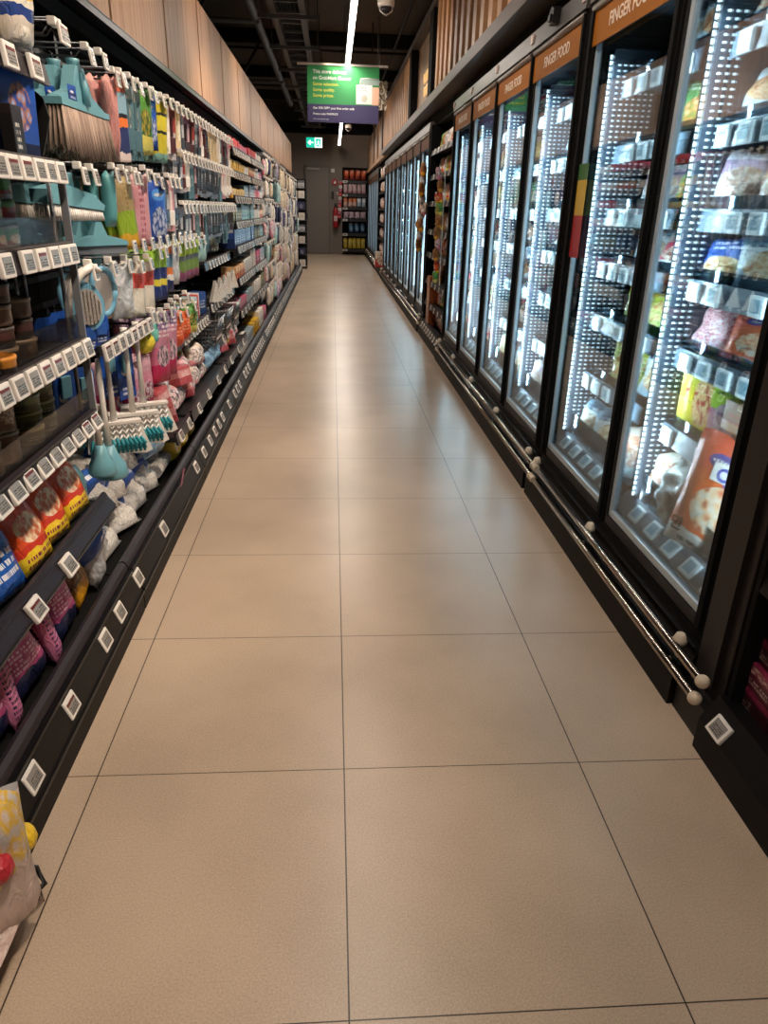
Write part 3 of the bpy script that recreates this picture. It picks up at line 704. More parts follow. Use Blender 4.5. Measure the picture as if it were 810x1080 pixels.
LNY = pack('lime_navy_print', [(0, '22306e'), (.30, 'e2cf3a'), (.42, '22306e'), (.64, '9ccb3b')], rough=.35, vertical=False)
ORW = pack('orange_navy_print', [(0, '25305e'), (.28, 'e5e2dc'), (.4, 'e07a2e'), (.55, '6f97ae'), (.85, 'd98a5a')], rough=.35)
CLR = clearbag('clear_film_white', '8f949a', 'dfe2e4', 24)
LPR = pack('lime_plum_print', [(0, '8d4a72'), (.25, '66833c'), (.5, '545c66'), (.62, 'a6c43f')], rough=.35)
PNK = pack('hot_pink_print', [(0, 'c22a5e'), (.3, 'd97896'), (.55, 'c9889c'), (.8, '8c6f96')], pic=(.5, .42, .28, .16, ['f0e4e6', '2d2a44', 'e9c8d0']), text=(.2, .8, .7, .95, 4, 'f2e0e6'))
PNK2 = pack('pink_sponge_print', [(0, 'cf3f73'), (.4, 'd98ea6'), (.7, 'dba9b8')], pic=(.5, .3, .35, .2, ['2c2c52', 'e9dfe3', '8c3355']))
ORG = pack('orange_sponge_print', [(0, 'c3401a'), (.3, 'e05a24'), (.7, 'e8692b')], text=(.3, .7, .4, .8, 4, 'f0b08c'))
CRL = pack('floral_cream_print', [(0, 'd98c93'), (.3, 'e9ddcf'), (.7, 'e3d3bf')], pic=(.5, .5, .45, .4, ['c2384a', 'efe3d5', '4a5c40', 'e9cfd3', 'efe6da']), scale=6)
CRP = pack('floral_pink_print', [(0, 'd0808f'), (.5, 'e0a9b2')], pic=(.5, .5, .45, .4, ['b23a52', 'e9b6bd', 'f0e3e0', '55404c']), scale=6)
RSB = pack('rose_box_print', [(0, 'b04a50'), (.4, 'd6908e'), (.8, 'c25a5f')], text=(.2, .8, .45, .75, 3, 'f4e6e2'))
SKY = clearbag('sky_blue_film', '4f7fae', 'a9cfe4', 18)
MOPW = clearbag('mop_cotton_film', 'cfc4b8', 'fffaf2', 60)
FILM = clearbag('grey_crumpled_film', '5c5d63', 'c9c6c2', 20)
GOLD = pack('yellow_cake_print', [(0, 'd9b62c'), (.6, 'e3c748')], pic=(.45, .5, .3, .3, ['2d5b91', 'f0e6c8', 'd9b62c']), logo=None)
BROW = pack('brown_treat_print', [(0, 'd99a22'), (.3, '7d4a26'), (.7, '9b6a3c')], pic=(.55, .45, .25, .3, ['3d2a20', '8c5a2c', 'c98a3c']), text=(.15, .5, .3, .7, 5, '2f1f18'))
PLUM = pack('navy_pink_print', [(0, '1f2446'), (.24, 'b8457e'), (.5, 'c25a8c'), (.58, '1f2446'), (.80, '2c3a55')], pic=(.5, .76, .22, .11, ['d9d6d0', '6f8086', 'efece6']), text=(.15, .85, .28, .48, 5, 'e9c3d6'), rough=.3)
PINKB = pack('pink_strip_print', [(0, 'd67fa6'), (.5, 'c8628f')], text=(.1, .9, .1, .9, 14, '39224a'))
TREAT = pack('orange_treat_print', [(0, 'e9c62a'), (.22, 'c8361c'), (.3, 'd9501f'), (.7, '8f2a18')], pic=(.5, .45, .3, .16, ['e9c9a0', 'c2542a', 'f0dcb4']), text=(.15, .85, .06, .2, 2, '8c2440'), rough=.2)
TREATB = pack('blue_treat_print', [(0, '1d58b0'), (.5, '2a6fc9'), (.7, 'e9cf3a')], text=(.2, .8, .2, .5, 3, 'e0e6f0'), rough=.2)
TREATR = pack('deep_red_treat_print', [(0, 'a8401c'), (.3, '6d1f14'), (.8, '7d2a18')], pic=(.5, .5, .25, .2, ['d98a4a', '7d2a18']), rough=.2)
PEDY = pack('yellow_white_treat_print', [(0, 'c9beb0'), (.27, '27407f'), (.37, 'e3dccb'), (.43, 'd9a91c')], pic=(.5, .14, .22, .07, ['b9977a', 'e3dccb', 'd9d0c0']), logo=(.55, .52, .2, .09, 'b93246'), rough=.25)
MUST = pack('mustard_treat_print', [(0, 'a5814a'), (.4, 'c9991f'), (.7, 'b98a1a')], rough=.3)
DENB = pack('blue_dog_treat_print', [(0, '1a1f3c'), (.16, '24468f'), (.6, '234fa0')], pic=(.62, .52, .26, .26, ['d9b08c', '7d97c9', 'a5714a', '24468f']), logo=(.3, .30, .22, .07, 'd9802a'), rough=.3, bag=False)
KRB = pack('kraft_green_box_print', [(0, '7d5a3c'), (.5, '8c6a48'), (.7, '6f8f78')], text=(.2, .6, .6, .85, 2, 'e9e6dc'), rough=.5, bag=False)
BLKY = pack('black_treat_print', [(0, '141214'), (.8, '221a1a')], text=(.2, .6, .1, .7, 4, 'd9cfc3'), rough=.4, bag=False)
CUPG = pack('green_cup_print', [(0, 'a09486'), (.2, '8a3a34'), (.35, '3f7a34'), (.9, 'd9cdb8')], pic=(.5, .45, .28, .2, ['9b2f30', 'd9c9a8']), rough=.35, bag=False)
CUPR = pack('red_cup_print', [(0, 'b9a890'), (.2, '9b3a38'), (.7, '4f7a3c')], rough=.35, bag=False)
TUBB = pack('brown_tub_print', [(0, '6d5a48'), (.2, '4c3a30'), (.8, '8c7a64')], pic=(.55, .5, .2, .3, ['c9b59c', '7d5c44']), rough=.3, bag=False)
TUBD = pack('dark_tub_print', [(0, '2f2622'), (.4, '5c3a36'), (.8, '3c302a')], rough=.3, bag=False)
TUBG = pack('olive_can_print', [(0, '8d8f52'), (.15, '3c4227'), (.5, '5c6234'), (.85, 'b0a878')], text=(.2, .8, .3, .6, 2, 'c9c39a'), rough=.3, bag=False)
TUBY = pack('orange_tub_print', [(0, '2f2622'), (.5, 'c9822a')], rough=.3, bag=False)
BIGC = pack('tan_can_print', [(0, 'a08a70'), (.1, '7a5a44'), (.5, '8c6c52'), (.92, 'b9a88c')], pic=(.5, .5, .3, .25, ['b08c6c', '5c4434', 'c0a58a']), rough=.3, bag=False)
NAVB = pack('navy_box_print', [(0, '1f3566'), (.5, '2c4a8c')], text=(.2, .8, .3, .7, 3, 'c9d3e6'), bag=False)
YBX = pack('yellow_box_print', [(0, 'd9a520'), (.5, 'd6a928')], text=(.2, .8, .3, .7, 2, '6d5414'), bag=False, rough=.4)
GBX = pack('grey_box_print', [(0, 'b9bcc0'), (.5, '8fa3ad')], text=(.2, .8, .3, .7, 2, '4c5660'), bag=False, rough=.4)
RBX = pack('red_box_print', [(0, 'b52a32'), (.6, 'c93a40')], text=(.2, .8, .3, .6, 2, 'f0d9d6'), bag=False, rough=.4)
OBX = pack('orange_box_print', [(0, 'c9642a'), (.5, 'e0b07c')], text=(.2, .8, .3, .7, 2, '5c2c14'), bag=False, rough=.4)
WBX = pack('white_box_print', [(0, 'd9d4cc'), (.6, 'e6e1d8')], pic=(.5, .4, .25, .25, ['b9a08c', '8c7a6d', 'd9d4cc']), text=(.2, .8, .65, .9, 2, '5c5650'), bag=False, rough=.4)
MBX = pack('magenta_box_print', [(0, '8c3a52'), (.6, 'c25a78')], text=(.2, .8, .3, .7, 2, 'f0dfe4'), bag=False, rough=.4)
OLB = pack('olive_box_print', [(0, '5c5a34'), (.5, '7a7340')], text=(.2, .8, .3, .7, 2, 'c9c39a'), bag=False, rough=.4)
TLB = pack('pale_teal_box_print', [(0, '7fb0b5'), (.5, 'a9cdd0')], text=(.2, .8, .3, .7, 2, '2c5a60'), bag=False, rough=.4)
BGE = pack('beige_cloth_print', [(0, 'c9b59c'), (.5, 'd9c8b0')], text=(.3, .7, .7, .95, 3, '8c7458'), rough=.7)
AQU = pack('aqua_cloth_print', [(0, '9fc9c9'), (.5, 'b9dada')], rough=.7)
NVY = pack('navy_cloth_print', [(0, '2a2c4c'), (.5, '34375c')], pic=(.5, .4, .3, .3, ['c9c9d6', '34375c']), rough=.6)
LIL = pack('lilac_cloth_print', [(0, 'b59fc0'), (.5, 'd6c0d0')], rough=.6)
WHT = pack('white_cloth_print', [(0, 'd9d3ca'), (.5, 'e6e0d6')], pic=(.5, .5, .35, .3, ['a89c90', 'e6e0d6', 'c9bfb3']), rough=.6)
# ---------------------------------------------------------------- goods on the left
rj = random.Random(11); YAWN = -.5
def jit(a): return rj.uniform(-a, a)
def stack(proto, y, z, n, dx, desc, group=None, x0=-.785, s=(1, 1, 1), nohook=False, tilt=.05, lab=1, yaw=0):
    """n copies hung one behind the other on a hook at height z"""
    if not nohook: hook(bay_at(y), y, z, lab)
    h = proto[3]*s[2]
    for k in range(n):
        lb = desc if n == 1 else desc+(', frontmost of its hook' if k == 0 else ', %s from the front' % od(k+1))
        put(proto, (x0-k*dx, y+jit(.004), z-h+.004+jit(.003)), lb, LEFT+(YAWN if y < 3.6 else -.2)+yaw+jit(.06), group, s, (tilt+jit(.03), jit(.04)))
# top row: brooms
for y in (1.50, 1.53): hook(P1, y, 1.70)
stack(BROOM, 1.76, 1.69, 4, .062, 'teal broom head with brown bristles on the top hook row', 'teal broom heads', x0=-.80, tilt=0, yaw=.42)
hook(P1, 1.90, 1.70)
scr = P_box('scrubber_box', 'brush pack', pack('scrub_box_print', [(0, 'd9c6bf'), (.12, '2a2f5c'), (.42, 'e8782e'), (.52, '26262b'), (.58, '8fb3c4'), (.85, 'c9694f')], rough=.35, bag=False), .075, .26, .05, .008)
stack(scr, 2.12, 1.68, 2, .07, 'pale boxed scrubber with orange and navy bands right of the brooms', 'boxed scrubbers', yaw=.2)
pnkr = P_pouch('bath_sponge_roll', 'sponge', pack('salmon_roll', [(0, 'c98a84'), (.9, 'd9a29a')], rough=.6), .06, .24, .05, 3)
stack(pnkr, 2.03, 1.67, 2, .06, 'salmon pink sponge roll beside the broom heads', 'salmon sponge rolls')
def mk(name, cat, mat, w_, h, d, seed=1, **k): return P_pouch(name, cat, mat, w_, h, d, seed, **k)
def tool(name, cat, mat, w_, h, bmat):
    return P_card(name, cat, mat, w_, h, [(-w_*.28, w_*.28, -.016, -.001, h*.12, h*.42), (-w_*.1, w_*.1, -.012, -.001, h*.42, h*.8)], bmat)
slt = tool('utensil_card', 'utensil', SLT, .085, .25, flat('slate_tool', '51717a', .4))
for i, y in enumerate((2.24, 2.36)): stack(slt, y, 1.685, 4, .04, 'slate blue kitchen tool card, %s hook past the boxed scrubbers' % od(i+1), 'slate tool cards')
stack(mk('duster_pouch', 'duster', GRN, .10, .23, .03), 2.50, 1.69, 3, .035, 'leaf green pouch on the top hook row', 'green pouches on the top row')
stack(mk('cloth_pack', 'cloth', BLU, .10, .20, .03), 2.61, 1.69, 2, .035, 'royal blue pouch on the top hook row', 'blue pouches on the top row')
stack(mk('sponge_pack', 'sponge', YLW, .10, .24, .03), 2.76, 1.69, 3, .035, 'yellow and black banded pack on the top hook row', 'yellow banded packs')
palu = [('brick red', tool('utensil_card', 'utensil', UTA, .07, .21, flat('dark_red_tool', '4a2020', .5))), ('cream', tool('utensil_card', 'utensil', UTB, .075, .22, flat('pale_wood_tool', 'c9b08c', .6))), ('silver', tool('utensil_card', 'utensil', UTC, .07, .20, M['steel'])),
        ('mauve', tool('utensil_card', 'utensil', UTD, .07, .21, flat('dark_tool', '3a2c2c', .5))), ('white', tool('utensil_card', 'utensil', WHT, .075, .20, M['white'])), ('slate', slt), ('pale pink', tool('utensil_card', 'utensil', PKL, .07, .2, M['white']))]
def uten(row, z, y0, y1, dy, seed, hs=1.0, n=2, zj=0):
    r = random.Random(seed); y = y0; i = 1
    while y < y1:
        c, p = palu[r.choice((0, 2, 1, 2, 2, 4, 3, 5, 6)) if row != 'top' else r.choice((0, 2, 2, 1, 4, 2, 3, 6))]
        stack(p, y, z+zj*(i % 2), n, .05, '%s utensil card on the %s hook row, %s hook' % (c, row, od(i)), '%s utensil cards on the %s row' % (c, row), s=(1, 1, hs*r.uniform(.9, 1.1)))
        y += dy*r.uniform(.9, 1.1); i += 1
uten('top', 1.70, 2.90, 5.05, .115, 5)
# second row
stack(SC_, 1.55, 1.36, 1, .1, 'teal scrubbing brush with white bristles under the brooms', x0=-.80, s=(1.25, 1.1, 1.0), tilt=0, yaw=.1)
stack(SC_, 1.66, 1.36, 1, .1, 'second teal scrubbing brush with white bristles behind the squeegee', x0=-.93, s=(1.2, 1.1, 1.0), tilt=0)
stack(SQ, 1.80, 1.30, 3, .06, 'teal squeegee hanging under the scrubbing brushes', 'teal squeegees', x0=-.80, nohook=True, tilt=0)
thd = mk('dish_brush', 'brush', flat('teal_satin', '5c9ca0', .35), .05, .17, .045, 6, crump=0)
stack(thd, 1.90, 1.375, 3, .055, 'teal rounded brush handle left of the kraft glove packs', 'teal brush handles', s=(1, 1, 1))
stack(thd, 1.86, 1.25, 2, .055, 'teal rounded brush handle low beside the squeegees', 'low teal brush handles', nohook=True, x0=-.84)
glv = mk('glove_pack', 'gloves', KR, .105, .245, .022, 2, crump=.05)
for i in range(5):
    put(glv, (-.785-.038*i, 2.13-.004*i, 1.125+jit(.003)), 'kraft, lime and yellow glove pack, %s from the front' % od(i+1), LEFT-.55, 'kraft glove packs', (1, 1, 1), (.02, -.10))
for y in (2.02, 2.13, 2.2): hook(P1, y, 1.375)
stack(mk('glove_pack', 'gloves', PKL, .10, .26, .022, 4, crump=.04), 2.33, 1.39, 3, .04, 'long pale pink printed pack right of the kraft gloves', 'pale pink printed packs', s=(1, 1, 1))
blu = mk('cloth_pack', 'cloth', BLU, .135, .25, .05, 8)
stack(blu, 2.58, 1.37, 3, .06, 'royal blue brush pack on the second hook row', 'royal blue packs on the second row')
hook(P1, 2.45, 1.38)
uten('second', 1.38, 2.76, 3.02, .10, 14)
uten('upper middle', 1.50, 3.12, 5.05, .105, 6, .82)
uten('lower middle', 1.27, 3.05, 5.05, .11, 8, .9)
# third row
stack(BB, 1.53, 1.095, 1, .1, 'sky blue bath brush with grey pad and white curved handle', x0=-.78, s=(1.2, 1.25, .98), tilt=-.05, yaw=-.4)
stack(LM, 1.74, 1.09, 3, .05, 'sky blue oval scrubber right of the bath brush', 'sky blue oval scrubbers', x0=-.79, s=(1.15, 1, 1.05))
crd = ('hang_card', 'hang card', P_card('x', 'x', M['navycard'], .085, .10, [(-.03, .03, -.006, -.001, .03, .07)], flat('card_blister', '2a55a5', .3))[2], .10)
for i, y in enumerate((1.51, 1.63)): stack(crd, y, .955, 3, .06, 'small navy hang card under the bath brush, %s column' % od(i+1), 'small navy cards', nohook=True)
stack(mk('brush_pack', 'brush', CLR, .11, .19, .05, 12), 1.93, 1.085, 3, .06, 'clear film pack with white lattice on the third hook row', 'clear lattice packs')
stack(mk('cloth_pack', 'cloth', RWT, .115, .195, .02, 2, crump=.03), 2.10, 1.07, 3, .04, 'white card pack with red chevron, nearer of two hooks', 'nearer red chevron packs')
stack(mk('cloth_pack', 'cloth', RWT, .115, .195, .02, 2, crump=.03), 2.25, 1.07, 3, .04, 'white card pack with red chevron, farther of two hooks', 'farther red chevron packs')
for i, y in enumerate((2.42, 2.53)): stack(mk('glove_pack', 'gloves', LNY, .10, .205, .025, 7, crump=.05), y, 1.10, 3, .045, 'navy, lime and yellow glove pack, %s of two hooks' % ('nearer', 'farther')[i], '%s lime and navy packs' % ('nearer', 'farther')[i])
stack(mk('brush_pack', 'brush', ORW, .09, .195, .03, 7), 2.69, 1.10, 3, .05, 'orange, white and navy banded pack on the third hook row', 'orange banded packs')
stack(mk('brush_pack', 'brush', CLR, .09, .17, .04, 7), 2.83, 1.10, 3, .05, 'clear film pack past the orange banded pack', 'clear packs past the orange pack')
for i, y in enumerate((2.98, 3.10, 3.22, 3.36)):
    stack(mk('dish_brush_pack', 'brush', LPR, .10, .185, .03, 9+i), y, 1.11, 2, .06, 'lime, grey and plum brush pack, %s of four hooks' % od(i+1), 'lime and plum brush packs')
stack(mk('sponge_pack', 'sponge', AQU, .12, .13, .05, 3), 3.55, 1.11, 2, .07, 'pale aqua pack right of the lime and plum packs', 'aqua packs')
# extra price labels clustered along the third row
for i in range(9): plabel(P1 if i < 5 else P2, (-.742, 2.02+.14*i, 1.115), small=True, tilt=-.1)
# fourth row: a ticket rail with long brushes, cards and sponges below
def railbar(t, y0, y1, z, n, x=-.75, small=False, tilt=-.15):
    bm = new_bm(); box(bm, x-.008, x, y0, y1, z-.01, z+.025); box(bm, -1.15, x, y0, y0+.006, z-.004, z+.004); box(bm, -1.15, x, y1-.006, y1, z-.004, z+.004); partw('ticket_rail', bm, M['darksteel'], t)
    for i in range(n): plabel(t, (x+.012, y0+(i+.5)*(y1-y0)/n, z-.025), small=small, tilt=tilt)
railbar(P1, 1.50, 2.14, .850, 8)
for k in range(3):
    for y in (1.47, 1.56): pass
big = ('hang_card', 'hang card', P_card('x', 'x', M['navycard'], .085, .20, [(-.02, .02, -.012, -.001, .10, .17)], M['teal'])[2], .20)
for i, (y, z) in enumerate(((1.45, .82), (1.93, .80))): stack(big, y, z, 2, .06, ('tall navy hang card beside the acrylic fence', 'tall navy hang card behind the dustpan handles')[i], ('near tall navy cards', 'far tall navy cards')[i], nohook=True, x0=-.80)
put(TB, (-.78, 1.56, .425), 'white handled toilet brush with teal base, nearest of the row', LEFT, 'toilet brushes')
put(TB, (-.775, 1.46, .47), 'white handled toilet brush with teal base touching the first dustpan', LEFT, 'toilet brushes', (.8, .8, .9))
put(TB, (-.92, 1.47, .40), 'teal based toilet brush at the back by the unit side', LEFT, 'toilet brushes')
tw_ = mk('teal_bottle_brush', 'brush', M['teal'], .09, .20, .07, 5, crump=.02)
put(tw_, (-.86, 1.42, .30), 'teal cloth bundle beside the toilet brushes', LEFT)
for i, (x, y) in enumerate(((-.765, 1.84), (-.80, 1.72), (-.76, 1.98), (-.90, 1.80), (-.98, 1.92))):
    put(DS, (x, y, .44), 'white long-handled dustpan, %s' % ('middle one with its bristles in full view', 'nearest one beside the toilet brushes', 'farthest one by the sky blue bag', 'one in the second rank', 'one at the back')[i], LEFT-1.1, 'dustpan sets', (1.0, 1, 1.05))
bm = new_bm(); lathe(bm, [(.004, 0), (.028, .008), (.042, .03), (.045, .045), (.042, .06), (.028, .082), (.004, .09)], 24); ball = mesh_of('bath_ball', bm, flat('yellow_sponge', 'e2cf3f', .7, bump=.5, bscale=90))
put(('bath_ball', 'sponge', ball, .09), (-.775, 2.13, .735), 'yellow round sponge ball hanging at the end of the ticket rail', LEFT)
bm = new_bm(); lathe(bm, [(.004, 0), (.026, .01), (.03, .04), (.028, .08), (.01, .10)], 20); b2 = mesh_of('bath_sponge', bm, flat('mint_sponge', '7fd0c4', .5, bump=.3, bscale=60))
put(('bath_sponge', 'sponge', b2, .10), (-.775, 2.27, .75), 'mint green oblong sponge right of the yellow ball', LEFT)
hook(P1, 2.27, .86); hook(P1, 2.2, .87)
for i, (y, z, nn) in enumerate(((2.10, .70, 3), (2.24, .70, 3))): stack(mk('sponge_pack', 'sponge', PNK2, .12, .21, .06, 20+i), y, z, nn, .06, 'pink sponge pack behind the dustpan handles, %s column' % od(i+1), 'lower pink sponge packs', nohook=True, x0=-.83)
for i, y in enumerate((2.40, 2.54)): stack(mk('sponge_pack', 'sponge', PNK, .13, .29, .06, 24+i), y, .845, 3, .07, 'tall pink and violet sponge pack, %s of two' % ('nearer', 'farther')[i], 'tall pink sponge packs', x0=-.79)
for i, y in enumerate((2.72, 2.90)): stack(mk('sponge_pack', 'sponge', ORG, .12, .15, .07, 30+i), y, .80, 2, .09, 'orange sponge pack, %s of two' % ('nearer', 'farther')[i], 'orange sponge packs')
stack(mk('sponge_pack', 'sponge', GRN, .12, .15, .06, 33), 3.12, .80, 2, .08, 'leaf green sponge pack under the second ticket rail', 'green sponge packs')
for y in (2.75, 2.95, 2.62): hook(P2 if y > 2.64 else P1, y, .86)
shelf_(P2, 2.66, 3.88, .66, seq(3.0, 10, .085), front=-.80, wire=True, small=True)
shelf_(P3, 3.91, 5.08, .70, seq(3.96, 9, .12), front=-.80, wire=True, small=True)
shelf_(P2, 2.66, 3.88, .92, (), front=-1.0, wire=True); shelf_(P3, 3.91, 5.08, .95, seq(4.1, 7, .13), front=-.82, small=True)
# lower ticketed shelf of rags and floral packs
shelf_(P1, 2.28, 2.62, .345, (2.36, 2.56), front=-.72, tilt=-.35); shelf_(P2, 2.66, 3.88, .345, (2.84, 3.14, 3.5, 3.8), front=-.72, tilt=-.35); shelf_(P3, 3.91, 5.08, .345, (4.1, 4.5, 4.8), front=-.72, tilt=-.35)
skyb = mk('mop_refill', 'mop refill', SKY, .15, .20, .09, 3)
put(skyb, (-.79, 2.16, .30), 'sky blue wrapped mop refill right of the white dustpans', LEFT-.3, 'sky blue refills', tilt=(-.2, 0)); put(skyb, (-.86, 2.26, .31), 'sky blue wrapped mop refill tucked behind the first', LEFT, 'sky blue refills')
fl = [('cream floral', mk('cloth_pack', 'cloth', CRL, .15, .11, .07, 1)), ('pink floral', mk('cloth_pack', 'cloth', CRP, .15, .11, .07, 2)), ('rose printed', P_box('cloth_box', 'cloth', RSB, .13, .09, .10, .006))]
k = 0
for i in range(9):
    for j in range(2):
        for l in range(2):
            c, p = fl[(i*2+j+l*2) % 3] if i < 5 else fl[0]
            if l == 1 and i % 3 == 2: continue
            k += 1
            put(p, (-.80-.11*j, 2.36+.155*i+jit(.02), .352+l*.095), '%s cloth pack, %s along the low shelf, %s row, %s layer' % (c, od(i+1), ('front', 'back')[j], ('bottom', 'upper')[l]), LEFT+jit(.3), '%s cloth packs on the low shelf' % c, tilt=(-.25+jit(.1), jit(.1)))
for i in range(4): put(mk('cloth_pack', 'cloth', MBX if i % 2 else YLW, .13, .09, .08, 40+i), (-.86, 2.80+.17*i, .50), 'dark striped pack above the floral cloths, %s along' % od(i+1), LEFT, 'striped packs', tilt=(-.3, 0))
for i in range(3): put(mk('rag_bundle', 'cloth', SKY, .14, .10, .10, 50+i), (-.80, 3.62+.16*i, .37), 'blue rag bundle past the floral packs, %s along' % od(i+1), LEFT+jit(.4), 'blue rag bundles', tilt=(-.2, 0))
# wire baskets and boxes
def basket(y, z, label):
    t = thing('wire_basket', label, 'basket', (-.86, y, z), 0)
    bm = new_bm()
    for k in range(7):
        zz = k*.025; e = .004*k
        tube(bm, [(-.12-e, -.13-e, zz), (.11+e, -.13-e, zz), (.11+e, .13+e, zz), (-.12-e, .13+e, zz), (-.12-e, -.13-e, zz)], .0028 if k < 6 else .005, 5)
    for k in range(15):
        y_ = -.13+.26*k/14; tube(bm, [(.11, y_, 0), (.135, y_*1.18, .15)], .0022, 4); tube(bm, [(-.12, y_, 0), (-.144, y_*1.18, .15)], .0022, 4)
    for k in range(13):
        x_ = -.12+.23*k/12
        for s in (-1, 1): tube(bm, [(x_, s*.13, 0), (x_*1.1, s*.155, .15)], .0022, 4)
        tube(bm, [(x_, -.13, 0), (x_, .13, 0)], .0022, 4)
    part('wire_frame', bm, M['steel'], t)
    bm = new_bm(); box(bm, .112, .118, -.10, .10, .03, .10); part('card_sleeve', bm, WBX, t)
basket(3.85, .485, 'silver wire basket with white sleeve on the lower shelf'); basket(4.3, .485, 'second silver wire basket beyond the first'); basket(4.75, .485, 'third silver wire basket under the far ticket rail')
shelf_(P2, 3.32, 3.88, .47, (), front=-.80, wire=True); shelf_(P3, 3.91, 5.08, .47, seq(4.2, 4, .2), front=-.78, wire=True)

for i in range(10):
    c, p = fl[i % 3] if i % 4 else ('green leafy', mk('cloth_pack', 'cloth', GRN, .13, .12, .07, 90))
    put(p, (-.80+jit(.02), 3.98+.115*i, .352), '%s pack on the far low shelf, %s along past the rag bundles' % (c, od(i+1)), LEFT+jit(.4), '%s packs on the far low shelf' % c, tilt=(-.25, jit(.1)))
bm = new_bm(); prism(bm, [(-.05, 0), (.05, 0), (0, .13)], -.012, .012); wedge = mesh_of('paper_wedge', bm, WHT)
for i in range(5): put(('paper_wedge', 'box', wedge, .13), (-.78, 4.05+.22*i, .71 if i < 5 else .5), 'white triangular pack on the wire shelf, %s along' % od(i+1), LEFT-.4+jit(.4), 'white triangular packs')
for i in range(9):
    m = (WBX, GBX, OBX, OLB, WBX, TLB, RBX, WBX, NAVB)[i]; put(P_box('carton', 'carton', m, .10, .13, .08), (-.86+jit(.02), 3.02+.095*i, .668), '%s small carton on the wire shelf, %s along' % (('white', 'grey', 'orange', 'olive', 'white', 'teal', 'red', 'white', 'navy')[i], od(i+1)), LEFT+jit(.3), 'small cartons on the wire shelf')
for i in range(8):
    m = (CRL, WHT, BGE, CRP, UTC, AQU, WHT, UTB)[i]; put(mk('towel_pack', 'cloth', m, .11, .12, .06, 70+i), (-.92+jit(.02), 4.0+.13*i, .957), '%s bundle on the narrow upper shelf, %s along' % (('floral', 'white', 'beige', 'pink', 'silver', 'aqua', 'pale', 'cream')[i], od(i+1)), LEFT+jit(.3), 'bundles on the narrow upper shelf')
# deck of the pegboard bays: mop refills
M['bandblue'] = pack('blue_band_print', [(0, '2450a0'), (.5, '2c5cb4'), (.9, '1d4390')], text=(.3, .7, .3, .6, 1, 'e6ecf6'), rough=.35, bag=False)
mop = ('mop_refill', 'mop refill', [('cotton_bundle', mesh_of('cotton_bundle', (lambda b: (pouchbm(b, .17, .22, .11, 3, crump=.22), b)[1])(new_bm()), MOPW), 'off white cotton in clear film'),
       ('paper_band', mesh_of('paper_band', (lambda b: (pouchbm(b, .192, .10, .185, 3, crump=.03), bmesh.ops.translate(b, vec=(0, 0, .075), verts=b.verts), b)[2])(new_bm()), M['bandblue']), 'blue paper band')], .22)
mp = [(-.80, 1.52, .155), (-.80, 1.72, .16), (-.80, 1.93, .16), (-.81, 2.13, .15), (-.83, 1.62, .26), (-.84, 1.84, .27)]
for i, (x, y, z) in enumerate(mp):
    put(mop, (x, y, z), 'white cotton mop refill with blue band, %s' % ('lying at the near end', 'second from the near end', 'third from the near end', 'far end of the front row', 'upper layer near', 'upper layer far')[i], LEFT+jit(.4), 'cotton mop refills', tilt=(-1.05+jit(.15), jit(.15)))
fm = ('mop_refill', 'mop refill', [('film_bag', mesh_of('film_bag', (lambda b: (pouchbm(b, .19, .24, .12, 8, crump=.3), b)[1])(new_bm()), FILM), 'crumpled clear film'),
     ('paper_band', mesh_of('paper_band', (lambda b: (pouchbm(b, .21, .09, .20, 8, crump=.05), bmesh.ops.translate(b, vec=(0, 0, .09), verts=b.verts), b)[2])(new_bm()), M['bandblue']), 'blue paper band')], .24)
for i, (x, y, z, tl) in enumerate(((-.80, 1.36, .155, -.45), (-.82, 2.36, .15, -1.0), (-.92, 2.12, .24, -1.1), (-.86, 2.05, .27, -1.2))):
    put(fm, (x, y, z), 'grey see-through film bag with blue band, %s' % ('beside the brown treat bag', 'past the cotton refills', 'behind the cotton refills', 'on top of the cotton refills')[i], LEFT+jit(.5), 'film wrapped refills', tilt=(tl, jit(.2)))
cake = mk('scouring_pack', 'scouring pad', GOLD, .12, .12, .11, 3, crump=.05)
for i, (y, z) in enumerate(((2.52, .14), (2.70, .14), (2.88, .14))): put(cake, (-.80, y, z+.02), 'round yellow pack on the base deck, %s along' % od(i+1), LEFT, 'round yellow packs', tilt=(-.2, 0))
put(mk('scouring_pack', 'scouring pad', RBX, .10, .09, .05, 5), (-.80, 2.60, .17), 'small dark red pack against the round yellow packs', LEFT, tilt=(-.3, .3))
bm = new_bm(); tube(bm, [(-.10, 0, .035), (.16, 0, .035)], .032, 16); rollm = mesh_of('mesh_roll', bm, MOPW)
put(('mesh_roll', 'roll', rollm, .07), (-.82, 2.36, .15), 'cream ribbed roll lying along the base lip', PI/2)
bm = new_bm(); prism(bm, [(-.02, 0), (.02, 0), (.02, .12), (-.02, .12)], -.001, .001); swing = mesh_of('swing_tag', bm, PINKB)
put(('swing_tag', 'tag', swing, .12), (-.705, 2.20, .10), 'pink tag hanging over the base front rail', LEFT, tilt=(.2, .25))
for i in range(9): put(mk('wash_cloth', 'cloth', (CRL, GRN, WHT)[i % 3], .13, .10, .09, 60+i), (-.87, 3.1+.21*i, .14), '%s bundle on the base deck, %s past the yellow packs' % (('floral', 'green', 'white')[i % 3], od(i+1)), LEFT+jit(.3), 'bundles on the base deck', tilt=(-.3, 0))

